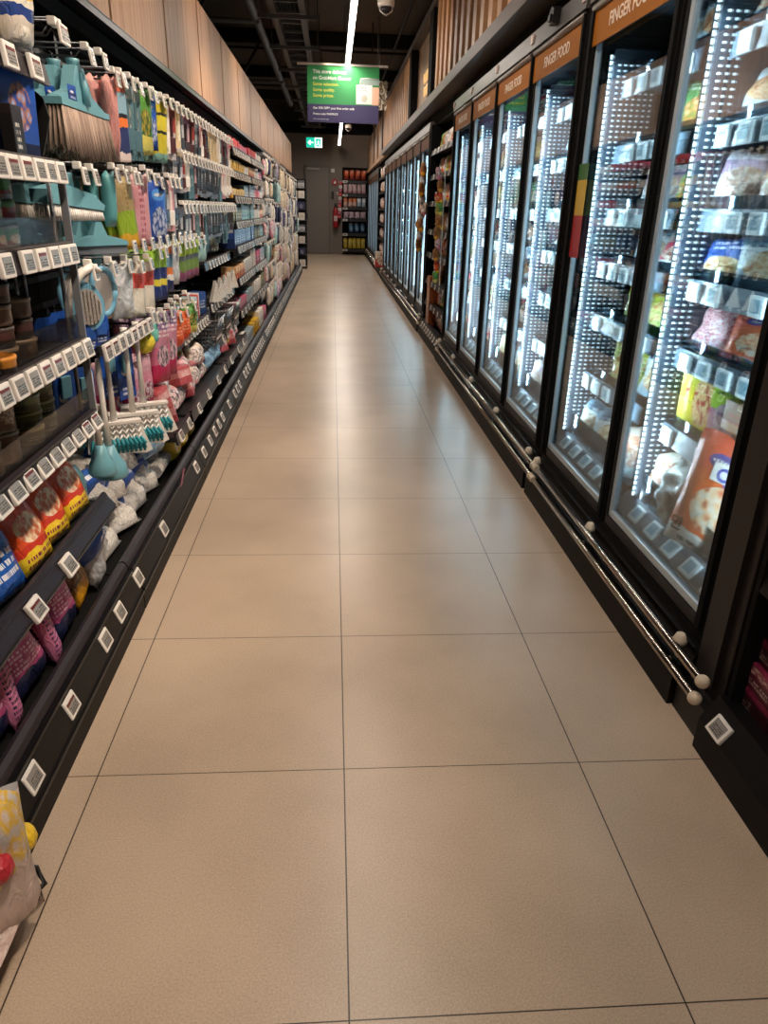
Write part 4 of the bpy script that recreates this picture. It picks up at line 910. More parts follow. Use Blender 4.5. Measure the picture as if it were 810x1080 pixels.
# near pet goods
def row(proto, y0, n, dy, x, z, desc, group, layers=1, rz=LEFT, tl=(0, 0), lay=('bottom', 'second', 'third', 'top'), jj=.004):
    for i in range(n):
        for l in range(layers):
            put(proto, (x+jit(jj), y0+i*dy+jit(jj), z+l*proto[3]), desc+(', %s from the near end' % od(i+1) if n > 1 else '')+(', %s layer' % lay[l] if layers > 1 else ''), rz+jit(.1), group, tilt=tl)
lab_ = lambda nm, cat, m, w_, h, d, s, **k: mk(nm, cat, m, w_, h, d, s, **k)
put(lab_('treat_bag', 'pet treats', PEDY, .15, .24, .06, 2, neck=.1), (-.775, 1.27, Z1+.015), 'yellow and white pet treat bag with red oval and blue band', LEFT-.1, tilt=(.05, -.05))
put(lab_('treat_bag', 'pet treats', MUST, .15, .24, .06, 5), (-.82, 1.13, Z1+.012), 'mustard pet treat bag behind the yellow and white one', LEFT)
put(lab_('treat_bag', 'pet treats', GRN, .11, .10, .05, 7), (-.775, 1.08, Z1+.012), 'small green pet treat bag at the left picture edge', LEFT, tilt=(-.2, 0))
row(lab_('treat_bag', 'pet treats', MUST, .15, .24, .06, 5), .3, 4, .17, -.86, Z1+.012, 'mustard pet treat bag standing outside the picture edge', 'mustard bags')
put(P_box('treat_box', 'pet treats', DENB, .15, .24, .012), (-.775, 1.17, Z2+.012), 'blue pet treat pack with dog picture leaning on its shelf', LEFT-.45, tilt=(-.05, .12), s=(.85, 1, .85))
put(P_box('treat_box', 'pet treats', KRB, .11, .18, .04), (-.84, 1.27, Z2+.012), 'kraft and green pet treat box behind the blue pack', LEFT)
put(P_box('treat_box', 'pet treats', BLKY, .06, .10, .03), (-.76, 1.12, Z2+.012), 'small black pack with white lettering before the blue pack', LEFT)
put(P_box('treat_box', 'pet treats', KRB, .11, .20, .04), (-.86, .90, Z2+.012), 'kraft and green pet treat box at the left picture edge', LEFT)
cg, cr = can(CUPG, .034, .056, 'pet_food_cup'), can(CUPR, .034, .056, 'pet_food_cup')
for i in range(6):
    for l in range(3):
        put(cg if (i+l) % 3 else cr, (-.83, .76+i*.077, Z3+.0+l*.057), '%s pet food cup, column %s, %s layer' % (('green' if (i+l) % 3 else 'red'), od(i+1), ('bottom', 'middle', 'top')[l]), LEFT+jit(.5), 'small pet food cups')
        if l < 2: put(cg, (-.91, .76+i*.077, Z3+.0+l*.057), 'green pet food cup in the second rank, column %s, %s layer' % (od(i+1), ('bottom', 'middle')[l]), LEFT, 'small pet food cups')
tb, td, ty_ = can(TUBB, .05, .048), can(TUBD, .05, .046), can(TUBY, .05, .048)
for i, (y, n, x) in enumerate(((.62, 3, -.83), (.76, 2, -.82), (.89, 1, -.80), (.99, 4, -.83), (1.12, 3, -.84), (1.13, 2, -.95), (1.0, 3, -.95), (.87, 3, -.94))):
    for l in range(n):
        p, c = (ty_, 'orange lidded') if i == 2 else ((td, 'dark') if l % 2 else (tb, 'brown'))
        put(p, (x+jit(.004), y+jit(.005), Z4+.0+l*.05), '%s pet food tub, %s stack from the near end, %s layer' % (c, od(i+1), ('bottom', 'second', 'third', 'top')[l]), LEFT+jit(1), 'pet food tubs')
bc, gc = can(BIGC, .044, .075, 'food_can'), can(TUBG, .052, .042, 'food_can')
for i, (y, x) in enumerate(((.62, -.83), (.72, -.83), (.82, -.83), (.92, -.83), (.78, -.93), (.9, -.93))):
    for l in range(2): put(bc, (x, y, Z5+.0+l*.077), 'tan pet food can, %s stack, %s layer' % (od(i+1), ('bottom', 'top')[l]), LEFT+jit(1), 'tan pet food cans')
for i, (y, x, n) in enumerate(((1.08, -.84, 4), (1.20, -.85, 4), (1.12, -.95, 4))):
    for l in range(n): put(gc, (x, y, Z5+.0+l*.043), 'flat olive food can, %s stack, %s layer' % (od(i+1), ('bottom', 'second', 'third', 'top')[l]), LEFT+jit(1), 'olive food cans')
tr = lab_('treat_bag', 'pet treats', TREAT, .17, .235, .07, 2); trr = lab_('treat_bag', 'pet treats', TREATR, .17, .235, .07, 4); trb = lab_('treat_bag', 'pet treats', TREATB, .17, .235, .07, 6)
for i, (y, p, x, c, tl) in enumerate(((1.24, tr, -.83, 'orange and yellow treat bag nearest the pegboard', -.42), (1.06, tr, -.83, 'orange and yellow treat bag, second from the pegboard', -.40), (.90, tr, -.82, 'orange and yellow treat bag, third from the pegboard', -.40), (.74, trb, -.83, 'blue and yellow treat bag at the left picture edge', -.4))):
    put(p, (x+.04, y, Z6-.02), c, LEFT-.1, None, tilt=(tl, .05*(i % 2)))
for i in range(4): put(trr, (-.95, .80+i*.165, Z6-.01), 'deep red treat bag in the back rank, %s from the near end' % od(i+1), LEFT, 'deep red treat bags', tilt=(-.3, 0))
pl = lab_('litter_bag', 'pet litter', PLUM, .19, .28, .10, 3); pk = lab_('litter_strip_bag', 'pet litter', PINKB, .07, .24, .05, 6); br = lab_('treat_bag', 'pet treats', BROW, .15, .24, .06, 4)
for i, (p, x, y, z, c, tl, rz) in enumerate(((pl, -.80, 1.02, .14, 'navy and pink bag with grey oval under the basket rail', -.28, .1), (pl, -.80, .76, .14, 'navy and pink bag with grey oval, second from the brown bag', -.28, -.1), (pl, -.80, .53, .14, 'navy and pink bag with grey oval at the left picture edge', -.3, 0),
     (pk, -.775, .895, .14, 'narrow pink strip bag between two navy and pink bags', -.2, .3), (pk, -.775, .63, .14, 'narrow pink strip bag nearer the left picture edge', -.2, .2), (br, -.80, 1.20, .15, 'brown and mustard treat bag before the film wrapped refills', -.3, .1), (tr, -.84, .36, .14, 'orange treat bag low at the left picture edge', -.3, 0))):
    put(p, (x, y, z), c, LEFT+rz, None, tilt=(tl, .06*(-1)**i))
# clip bag of small toys at the bottom left corner
t = thing('toy_bag', 'clear bag of colourful small toys hanging at the bottom left corner', 'bag', (-.635, .13, .06), 0)
bm = new_bm(); pouchbm(bm, .20, .30, .07, 5, crump=.2); bmesh.ops.rotate(bm, cent=(0, 0, 0), matrix=Matrix.Rotation(.95, 3, 'Z'), verts=bm.verts)
part('film_bag', bm, pack('toy_film', [(0, 'c9b3aa'), (.5, 'b5a89f'), (.8, 'a09a96')], pic=(.5, .72, .6, .32, ['3f6d9c', 'b9323c', 'd9c9c0', 'e0b42a', 'c4bdb8']), scale=5, rough=.15), t)
bm = new_bm(); box(bm, .0, .05, -.10, .09, .0, .155, bev=.006); bmesh.ops.rotate(bm, cent=(0, 0, 0), matrix=Matrix.Rotation(-.5, 3, 'Y'), verts=bm.verts); part('print_sheet', bm, pack('pink_motif', [(0, 'e0c6bd')], pic=(.5, .5, .8, .8, ['b94a6c', 'e6d3c9', 'e6d3c9', 'd9bdb5']), scale=14, rough=.2), t)
for (x, y, z, c, r) in ((.02, .07, .22, '4f86c0', .022), (.03, .10, .14, 'e3bb22', .03), (.035, .0, .18, 'b52a36', .03), (.03, .05, .11, 'd9642a', .022)):
    bm = new_bm(); bmesh.ops.create_icosphere(bm, subdivisions=2, radius=r, matrix=Matrix.Translation((x, y, z))); bmesh.ops.scale(bm, vec=(1, 1, 1), verts=bm.verts); part('toy', bm, flat('toy_'+c, c, .4, bump=.6, bscale=60), t)
bm = new_bm(); tube(bm, [(-.06, .06, .02), (.02, .09, -.01), (.045, .12, .0), (.03, .13, .03), (.0, .12, .05)], .006, 8); part('hook', bm, M['black'], t)
# ---------------------------------------------------------------- left far shelving
def shelfbay(y0, y1, label, zs, labs):
    t = thing('shelving_unit', label, 'shelving', (-1.2, y0, 0))
    left_base(t, y0, y1, labs)
    bm = new_bm()
    for yy in (y0+.01, y1-.03): box(bm, -1.15, -1.12, yy, yy+.02, .14, 1.9)
    partw('upright', bm, M['black2'], t)
    for z, n in zs: shelf_(t, y0, y1, z, seq(y0+.08, n, (y1-y0-.12)/max(1, n)), front=-.76, small=True)
    return t
ZS = [(1.675, 8), (1.515, 7), (1.345, 7), (1.165, 7), (.985, 6), (.75, 7), (.50, 5)]
S1 = shelfbay(5.105, 6.40, 'carton shelving bay just past the utensil hooks', ZS, seq(5.2, 9, .12))
S2 = shelfbay(6.405, 7.70, 'second carton shelving bay past the utensil hooks', ZS, seq(6.5, 9, .13))
BX = {}
def bx2(mat, w_, h, d):
    k = (mat.name, w_, h, d)
    if k not in BX: BX[k] = P_box('carton', 'carton', mat, w_, h, d)
    return BX[k]
spec = [  # shelf z, list of (colour name, material, w, h) near to far
 (1.675, [('red', RBX, .12, .09), ('magenta', MBX, .12, .08), ('red', RBX, .10, .10), ('white', WBX, .10, .09)]),
 (1.515, [('yellow', YBX, .16, .10), ('yellow', YBX, .16, .10), ('white', WBX, .11, .09), ('orange', OBX, .10, .10), ('white', WBX, .10, .10), ('magenta', MBX, .10, .10)]),
 (1.345, [('yellow', YBX, .13, .07), ('yellow', YBX, .13, .07), ('grey', GBX, .14, .11), ('grey', GBX, .12, .12), ('red', RBX, .09, .10), ('white', WBX, .10, .10)]),
 (1.165, [('olive', OLB, .13, .12), ('pale teal', TLB, .14, .14), ('pale teal', TLB, .12, .14), ('white', WBX, .10, .10), ('orange', OBX, .10, .09)]),
 (.985, [('navy', NAVB, .14, .13), ('navy', NAVB, .14, .13), ('navy', NAVB, .12, .14), ('olive', OLB, .10, .12), ('pale teal', TLB, .10, .12)]),
 (.75, [('orange', OBX, .13, .10), ('white', WBX, .12, .12), ('white', WBX, .10, .16), ('magenta', MBX, .08, .14), ('grey', GBX, .10, .14)]),
 (.50, [('magenta', MBX, .12, .08), ('grey', GBX, .14, .10), ('white', WBX, .13, .12), ('olive', OLB, .10, .14)]),
 (.143, [('white', WBX, .12, .14), ('grey', GBX, .12, .10), ('yellow', YBX, .14, .12), ('white', WBX, .14, .16), ('magenta', MBX, .12, .12)])]
for bi, (t0, y0, y1) in enumerate(((S1, 5.12, 6.37), (S2, 6.42, 7.67))):
    for si, (z, lst) in enumerate(spec):
        y = y0+.02; i = 0
        while True:
            c, m, w_, h = lst[min(len(lst)-1, int((y-5.12)/2.55*len(lst)))]
            if y+w_ > y1: break
            s = .92+.12*rj.random(); i += 1
            for j in range(2 if si < 5 else 1):
                put(bx2(m, w_, h, .12), (-.84-.14*j, y+w_/2, z-.007 if z > .2 else z-.007), '%s carton on %s shelf, %s carton bay, %s along%s' % (c, od(si+1), ('first', 'second')[bi], od(i), ', behind' if j else ''), LEFT+jit(.06), 'cartons on the %s shelf' % od(si+1), (1, 1, s))
            y += w_+.012
# farther bays: cloths and long packs on hooks
F = []
fy = [7.705, 8.99, 10.27, 11.55, 12.83, 14.11]
for i, y in enumerate(fy):
    t = thing('pegboard_bay', 'far bay of hanging household goods, %s past the carton shelves' % od(i+1), 'shelving', (-1.2, y, 0))
    left_base(t, y, y+1.275, seq(y+.1, 6, .2)); F.append(t)
farp = [('white', WHT), ('beige', BGE), ('aqua', AQU), ('navy', NVY), ('lilac', LIL), ('pink', CRP), ('silver', UTC), ('cream', UTB), ('orange', OBX), ('slate', SLT)]
FP = {}
def fp(ci, h):
    if (ci, h) not in FP: FP[(ci, h)] = mk(('hanging_cloth', 'hanging_towel')[ci % 2], 'cloth', farp[ci][1], .12, h, .05, ci+3, crump=.1)
    return FP[(ci, h)]
rows_far = {0: [(1.78, .17, (0, 6, 5)), (1.55, .17, (0, 6, 1)), (1.33, .17, (9, 6, 0)), (1.12, .2, (5, 4, 6)), (.88, .2, (0, 6, 9)), (.64, .18, (0, 1, 6)), (.42, .2, (0, 6, 1))],
            1: [(1.80, .2, (7, 8, 1, 2)), (1.58, .26, (2, 2, 2, 1)), (1.30, .22, (1, 3, 0)), (1.05, .24, (3, 3, 0)), (.78, .2, (3, 7, 8)), (.55, .2, (0, 4, 5)), (.34, .18, (0, 4, 5))],
            2: [(1.78, .26, (1, 1, 7, 2)), (1.50, .26, (1, 1, 0)), (1.22, .22, (0, 3, 0)), (.98, .22, (0, 3)), (.74, .24, (1, 0, 1)), (.48, .24, (1, 4, 5))],
            3: [(1.75, .26, (1, 1, 0)), (1.47, .26, (0, 1)), (1.2, .24, (3, 0)), (.95, .28, (0, 1)), (.66, .26, (1, 0)), (.4, .24, (1, 5))],
            4: [(1.75, .3, (0, 1)), (1.42, .3, (1, 0)), (1.1, .3, (0, 0)), (.78, .3, (1, 0)), (.46, .28, (0, 1))],
            5: [(1.75, .3, (6, 0)), (1.42, .3, (0, 6)), (1.1, .3, (3, 0)), (.78, .3, (0, 0)), (.46, .28, (3, 0))]}
for bi, t in enumerate(F):
    for ri, (z, h, cs) in enumerate(rows_far[bi]):
        n = 8 if bi < 3 else 6
        for i in range(n):
            y = fy[bi]+.10+i*(1.10/(n-1)); o = bpy.data.objects.new('hook', HOOK); COL.objects.link(o); o.parent = t; o.location = (1.2, y-fy[bi], z)
            o.location.x = 1.2
            ci = cs[(i*7+ri) % len(cs)] if rj.random() < .7 else rj.choice((3, 4, 5, 6, 9, 2))
            if rj.random() < .22: continue
            for k in range(2 if bi < 2 else 1):
                put(fp(ci, h), (-.79-.10*k-jit(.03), y, z-h+jit(.02)), '%s pack in far bay %s, %s row, %s hook%s' % (farp[ci][0], od(bi+1), od(ri+1), od(i+1), ', behind' if k else ''), LEFT+jit(.15), '%s packs on hooks in the far bays' % farp[ci][0], tilt=(.04, jit(.06)))
            if bi < 3 and i % 2 == 0: plabel(t, (-.745, y, z-.02), small=True, tilt=-.1)
# end rack of packs beyond the run, jutting into the aisle
t = thing('end_rack', 'narrow black display rack at the far end of the left shelving', 'rack', (-.78, 16.2, 0))
bm = new_bm(); box(bm, -.16, .18, .30, .32, 0, 1.85)
for zz in (.03, .28, .52, .76, 1.0, 1.22, 1.44, 1.64): box(bm, -.15, .18, -.02, .30, zz, zz+.015)
part('frame', bm, M['black'], t)
for i, zz in enumerate((.045, .295, .535, .775, 1.015, 1.235, 1.455, 1.655)):
    for j in range(2):
        c, m = [('white', WHT), ('navy', NVY), ('white', WHT), ('silver', UTC), ('white', WHT), ('navy', NVY), ('white', WHT), ('silver', UTC)][i]
        put(bx2(m, .13, .15, .12), (-.86+.155*j, 16.26, zz), '%s pack on level %s of the end rack, %s side' % (c, od(i+1), ('left', 'right')[j]), 0, 'packs on the end rack')

# ---------------------------------------------------------------- freezers
BEAD = [flat('led_and_reflection_bead_%d' % i, 'ffffff', .5, emit='d6f1ff', est=e) for i, e in enumerate((6, 1.5, 1.15, .9, .7, .5, .38, .28))]  # first glows on the strip; the rest fade as painted reflections
FZS = [1.755, 1.525, 1.295, 1.09, .875, .62]
LABB = (lambda: (lambda bm: (box(bm, -.036, .036, -.012, 0, 0, .058, 0, bev=.006), box(bm, -.022, .022, -.0127, -.012, .012, .048, 1), mesh_of('price_label', bm, [flat('ice_white_plastic', 'f0f7fa', .35), flat('ice_screen', '8fb4c4', .3)]))[-1])(new_bm()))()
ORANGE = flat('orange_header', '9c5c00', .6, 0, .2)
FINGER = None
def reflectionmesh(near=True):  # glowing columns imitate the strip's repeated reflections in the door panes
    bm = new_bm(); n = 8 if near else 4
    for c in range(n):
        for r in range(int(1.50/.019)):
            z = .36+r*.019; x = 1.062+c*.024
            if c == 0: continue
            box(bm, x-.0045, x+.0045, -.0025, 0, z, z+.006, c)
    return mesh_of('led_reflection', bm, BEAD)
LP1 = reflectionmesh()
LP2 = reflectionmesh(False)
def freezer(y0, n, pitch, label, detail, x0=1.0, boards=(), widefar=False):
    t = thing('glass_door_freezer', label, 'freezer', (x0, y0, 0)); L = n*pitch
    e = .004
    bm = new_bm(); box(bm, -.07, .80, e, L-e, 0, .10); partw_(t, 'plinth', bm, M['kick'])
    bm = new_bm(); prism(bm, [(-.055, .10), (-.04, .10), (.0, .19), (.0, .215), (.10, .215), (.10, .10)], e, L-e)
    for zz, xx in ((.125, -.050), (.155, -.034), (.185, -.020)): box(bm, xx-.004, xx+.004, e, L-e, zz, zz+.006)
    partw_(t, 'base_panel', bm, M['black2'])
    bm = new_bm()
    box(bm, .78, .80, .0+e, L-e, .1, 2.05); box(bm, .0, .80, e, L-e, 2.04, 2.085); box(bm, .0, .78, e, e+.03, .215, 2.04); box(bm, .0, .78, L-e-.03, L-e, .215, 2.04)
    partw_(t, 'cabinet', bm, M['black'])
    bm = new_bm(); box(bm, .765, .78, .04, L-.04, .3, 2.03); box(bm, .06, .765, .04, L-.04, 2.0, 2.035); partw_(t, 'inner_liner', bm, M['inner'])
    bm = new_bm(); box(bm, .02, .77, .03, L-.03, .215, .295); partw_(t, 'inner_sill', bm, M['dark_liner'])
    bm = new_bm(); prism(bm, [(-.02, 2.045), (-.012, 2.125), (.02, 2.14), (.06, 2.14), (.06, 2.045)], e, L-e); partw_(t, 'canopy', bm, M['alucan'])
    for i in range(n+1):
        yy = min(max(i*pitch, .035), L-.035); wd = .032 if 0 < i < n else .034
        bm = new_bm(); box(bm, -.004, .045, yy-wd+.008, yy+wd-.008, .21, 2.045, bev=.004); box(bm, -.016, -.004, yy-.012, yy+.012, .23, 2.03); partw_(t, 'mullion', bm, M['gap' if detail > 1 else 'black'])
        if detail: 
            bm = new_bm(); box(bm, -.024, -.012, yy-.02, yy+.02, 2.07, 2.11); partw_(t, 'canopy_sticker', bm, flat('pale_sticker', 'c9b5ac', .5))
    # bumper rails
    for zz, xx in ((.115, -.068), (.168, -.058)):
        r = bpy.data.objects.new('bumper_rail', None); COL.objects.link(r); r.parent = t; r.empty_display_size = .05; r.location = (xx, 0, zz)
        bm = new_bm(); tube(bm, [(0, -.11, 0), (0, L-.12, 0)], .0125, 12); part('rail_tube', bm, M['chrome'], r)
        for yy in (-.12, L-.12):
            bm = new_bm(); bmesh.ops.create_icosphere(bm, subdivisions=3, radius=.019, matrix=Matrix.Translation((0, yy, 0)))
            for f in bm.faces: f.smooth = True
            part('end_ball', bm, M['cream'], r)
    bm = new_bm()
    for i in range(n+1):
        yy = min(max(i*pitch, .06), L-.06); lathe(bm, [(.022, 0), (.02, .012), (.012, .03)], 12, c=(-.038, yy, .17)); tube(bm, [(-.06, yy, .168), (-.02, yy, .18)], .006, 6); tube(bm, [(-.066, yy, .115), (-.02, yy, .13)], .006, 6)
    partw_(t, 'rail_bracket', bm, M['cream'])
    for i in range(n):
        a = i*pitch+.035; b_ = (i+1)*pitch-.035
        d = bpy.data.objects.new('door', None); COL.objects.link(d); d.parent = t; d.location = (0, a, .22); d.empty_display_size = .05; W = b_-a; H = 1.80
        bm = new_bm()
        box(bm, .0, .03, 0, W, 0, .035); box(bm, .0, .03, 0, W, H-.012, H+.01); box(bm, .0, .03, 0, .014, .035, H-.012); box(bm, .0, .03, W-.014, W, .035, H-.012)
        part('door_frame', bm, M['black'], d)
        bm = new_bm(); box(bm, .006, .024, W-.036, W-.014, .036, H-.1); box(bm, .006, .024, .014, .030, .036, H-.1); part('spacer_strip', bm, M['alu'], d)
        bm = new_bm(); box(bm, .004, .020, .03, W-.036, .036, .062, bev=.003); box(bm, .022, .028, .03, W-.036, .036, .075); part('bottom_trim', bm, M['alu'], d)
        bm = new_bm(); box(bm, .014, .017, .015, W-.015, .036, H-.012); part('glass', bm, M['glass'], d)
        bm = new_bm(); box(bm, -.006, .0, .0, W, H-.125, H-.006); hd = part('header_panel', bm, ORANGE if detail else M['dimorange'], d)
        bm = new_bm(); tube(bm, [(-.006, .0, H+.005), (-.006, W, H+.005)], .014, 10); part('header_trim', bm, M['greyrod'], d)
        if detail:
            # title lettering, centred and reading left to right from the aisle
            q = mobj('lettering', FT, d, 'pale lettering'); q.rotation_euler = (0, 0, RIGHT); q.location = (-.0068, W/2, H-.087)
        # led strip and its glass reflections, imitated by glowing beads, on the far side
        if detail:
            bm = new_bm(); box(bm, .047, .055, b_-.088, b_-.080, .36, 1.86)
            for k in range(75): box(bm, .0485, .0535, b_-.0895, b_-.088, .365+k*.02, .378+k*.02, 1)
            partw_(t, 'led_strip', bm, [M['ledge'], BEAD[0]], loc=(0, 0, 0))
            q = mobj('led_reflection', LP2 if (n == 2 and i == 0) else LP1, t, 'rows of small glowing dashes imitating led reflections'); q.location = (-1.0, b_-.09, 0)
            bm = new_bm(); box(bm, .062, .24, b_-.089, b_-.086, .34, 1.88); partw_(t, 'reflection_backing', bm, M['inner'])  # plain sheet added behind the imitated reflections
        else:
            bm = new_bm(); box(bm, .045, .075, b_-.088, b_-.076, .36, 1.86); partw_(t, 'led_strip', bm, [M['ledfar']])
        zs = FZS if detail else FZS[::1]
        zo = .03*(i == 0 and detail == 3)
        for si, z in enumerate(zs):
            s = bpy.data.objects.new('shelf', None); COL.objects.link(s); s.parent = t; s.location = (.12, a, z); s.empty_display_size = .03
            bm = new_bm(); box(bm, 0, .60, .01, W-.01, -.012, -.004)
            for k in range(3): box(bm, .002, .006, .01, W-.01, .0, .004)
            part('tray', bm, M['inner'], s)
            bm = new_bm(); prism(bm, [(-.012, -.045), (-.004, -.045), (.0, .02), (-.006, .02)], .01, W-.01); part('ticket_strip', bm, M['ticket'], s)
            bm = new_bm(); box(bm, .004, .007, .01, W-.01, .0, .055); part('acrylic_fence', bm, M['acrylicb'], s)
            if detail:
                m_ = 5 if detail > 1 else 4
                for k in range(m_):
                    if (k*3+si+i) % 5 == 4: continue
                    q = mobj('price_label', LABB, s); q.rotation_euler = (0, 0, RIGHT); q.location = (-.009, .10+k*(W-.16)/m_+(.03 if si % 2 else 0), -.045)
        if detail:
            s = bpy.data.objects.new('shelf', None); COL.objects.link(s); s.parent = t; s.location = (.055, a, .35); s.empty_display_size = .03
            bm = new_bm(); box(bm, .05, .66, .01, W-.01, -.022, -.014); part('tray', bm, M['inner'], s)
            bm = new_bm(); prism(bm, [(-.035, -.05), (-.028, -.055), (.02, .0), (.012, .004)], .01, W-.01); part('ticket_strip', bm, M['ticket'], s)
            bm = new_bm(); box(bm, .02, .023, .01, W-.01, .0, .10); part('acrylic_fence', bm, M['acrylicb'], s)
            for k in range(5):
                q = mobj('price_label', LABB, s); q.location = (-.03, .05+k*.135, -.05); q.rotation_euler = (Matrix.Rotation(RIGHT, 4, 'Z') @ Matrix.Rotation(-.72, 4, 'X')).to_euler()
        P = (5.2 if n == 2 else 8.5) if detail > 1 else 5
        area('freezer_led', (x0+.05, y0+b_-.094, 1.1), .003, 1.45, P, (.72, .93, 1.0), (.75, -.65, 0), 2.6)
        if detail: area('freezer_led', (x0+.05, y0+a+.06, 1.1), .003, 1.45, P*.8, (.72, .93, 1.0), (.75, .65, 0), 2.6)
    return t
def partw_(t, name, bm, mats, loc=None):
    return part(name, bm, mats, t)
M['alucan'] = flat('brushed_canopy', '5f5c59', .42, .5); M['greyrod'] = flat('header_rod', '8a7f77', .35, .3)
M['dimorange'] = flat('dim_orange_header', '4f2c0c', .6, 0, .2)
M['ticket'] = flat('blue_grey_strip', '51606e', .35); M['acrylicb'] = glassmat('cool_acrylic', 'b9cdd8')
M['ledfar'] = flat('led_far', 'cfe6f2', .5, emit='cfeaf8', est=2.2)
FT = textmesh('FINGER FOOD', .062, flat('header_lettering', 'ecd9c2', .5), 'CENTER', .0006, .0008)
freezer(.82, 2, .835, 'black two-door upright freezer nearest the camera with orange headers', 2)
freezer(2.53, 4, .845, 'black four-door upright freezer behind the nearest one', 2)
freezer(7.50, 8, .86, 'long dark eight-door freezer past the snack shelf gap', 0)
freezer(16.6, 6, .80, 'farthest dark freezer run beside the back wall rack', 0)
# filler post between the two nearest freezers
bm = new_bm(); box(bm, 1.0, 1.06, 2.495, 2.527, .10, 2.05, bev=.003); o = mobj('filler_post', mesh_of('filler_post', bm, M['kick'])); tag(o, 'dark brown upright post joining the two nearest freezers', 'post')
bm = new_bm(); prism(bm, [(-.03, 0), (.03, 0), (.035, .05), (.0, .07), (-.035, .05)], -.02, .02, 'y'); box(bm, -.02, .02, -.03, -.02, .01, .035)
o = mobj('canopy_lock', mesh_of('canopy_lock', bm, M['black'])); o.location = (.972, 2.95, 2.07); o.rotation_euler = (0, 0, RIGHT); tag(o, 'small black lock on the canopy between the two nearest freezers', 'lock')
bm = new_bm(); box(bm, .985, 1.06, .665, .815, .10, 2.12, bev=.004); box(bm, .97, .985, .70, .73, .14, 2.0); box(bm, .945, 1.5, .66, .818, 0, .10); o = mobj('filler_post', mesh_of('filler_post', bm, [flat('dark_brown_post', '17110f', .5)])); tag(o, 'wide dark brown upright post at the near end of the freezer run', 'post')
# side strip advert on the second door
t = thing('door_sticker', 'tall green, yellow and red strip sticker on the second freezer door', 'sticker', (.998, 2.425, 1.12))
for nm, z0, z1, mt in (('red_section', 0, .165, pack('strip_red', [(0, 'a3242c')], text=(.2, .8, .1, .9, 3, 'd9a08c'), bag=False)), ('yellow_section', .165, .30, pack('strip_yellow', [(0, 'c9a83a')], pic=(.5, .5, .35, .4, ['5c4a1c', 'c9a83a']), bag=False)), ('green_section', .30, .36, pack('strip_green', [(0, '2f6b34')], text=(.2, .8, .2, .8, 2, 'd9e6c0'), bag=False))):
    bm = new_bm(); box(bm, -.002, .0, -.115, .0, z0, z1); part(nm, bm, mt, t)
# ---------------------------------------------------------------- frozen goods
FZ = {
 'white shrimp': pack('fz_shrimp', [(0, 'cfdbe0'), (.35, 'c9d6dd'), (.85, 'e3e9ea')], pic=(.5, .58, .42, .22, ['b5562f', 'd98a4f', 'e9c9a0', 'c46a3a']), logo=(.7, .85, .18, .09, 'a8202f')),
 'pale blue': pack('fz_pale', [(0, 'a9c4d2'), (.4, 'dfe8ea'), (.8, '7fa6bd')], pic=(.5, .45, .32, .24, ['d9b98c', 'b98a5c', 'e9dcc0']), text=(.2, .8, .75, .9, 2, '2c5a80')),
 'green': pack('fz_green', [(0, 'd9dfd6'), (.25, '3f9c5a'), (.85, '2f8c4a')], pic=(.5, .38, .38, .26, ['b5452f', 'e9d9b0', 'd9863f', '6d8c3a']), text=(.15, .85, .75, .92, 2, 'eef5ea')),
 'yellow green': pack('fz_yg', [(0, '9fb33a'), (.4, 'c9cf4a'), (.8, 'd9b93a')], pic=(.5, .45, .4, .3, ['c9d63f', '7d9c2f', 'e9e6a0', 'c98a4a']), text=(.2, .8, .78, .92, 2, 'f4f2e0')),
 'blue': pack('fz_blue', [(0, 'b9c9d6'), (.3, '2f56a8'), (.8, '24489a')], pic=(.5, .32, .36, .24, ['e0b060', 'b97a34', 'f0d9a8']), text=(.2, .8, .7, .9, 2, 'e6ecf5')),
 'orange red': pack('fz_orange', [(0, 'e9e0d6'), (.18, 'e2642a'), (.7, 'd9482a')], pic=(.55, .42, .3, .2, ['f0ead6', 'b93a1c', 'e9b98c', 'd9d0c0']), logo=(.4, .80, .16, .06, '2c3f9c'), text=(.2, .8, .05, .14, 1, '23201f')),
 'peach': pack('fz_peach', [(0, 'e3d6cb'), (.4, 'd9a68c'), (.8, 'e9dccf')], pic=(.5, .5, .4, .3, ['c2653f', 'e9b48c', 'a8442c', 'f0ddc4']), scale=12),
 'red white': pack('fz_red', [(0, 'e6e2df'), (.3, 'b92a3a'), (.75, 'e6e2df')], pic=(.5, .5, .3, .2, ['d9a07c', '8c3a2c', 'e9d6c0']), text=(.2, .8, .78, .92, 2, 'a02030')),
 'mauve white': pack('fz_mauve', [(0, 'd3cdd6'), (.5, 'b59cb5'), (.8, 'dcd8e0')], pic=(.5, .45, .33, .25, ['d9b9a0', 'a57c6c', 'e9dcd0'])),
 'mixed vegetable': pack('fz_veg', [(0, 'c9d3c9'), (.1, 'b9c9b5')], pic=(.5, .5, .5, .42, ['4f8c3f', 'd9862f', 'c9d65c', 'a8442f', 'e9e0b0']), scale=22),
 'berry red': pack('fz_berry', [(0, 'd6ccd0')], pic=(.5, .5, .5, .4, ['8c1f34', 'c23a4c', 'e9d6da']), scale=20)}
ks = list(FZ); FB = {}
def fbag(c, h, lay=0):
    if (c, h) not in FB: FB[(c, h)] = P_pouch('frozen_food_bag', 'frozen food', FZ[c], .20, h, .08, len(FB)+1, crump=.2)
    return FB[(c, h)]
YBOX = P_box('frozen_food_box', 'frozen food', pack('fz_ybox', [(0, 'd9c42f'), (.6, 'd9cf4a')], pic=(.5, .45, .34, .34, ['d9501f', 'e98a3a', 'f0d9a0', 'b93a2a']), text=(.15, .85, .82, .94, 1, '5c6d1c'), bag=False), .11, .25, .05)
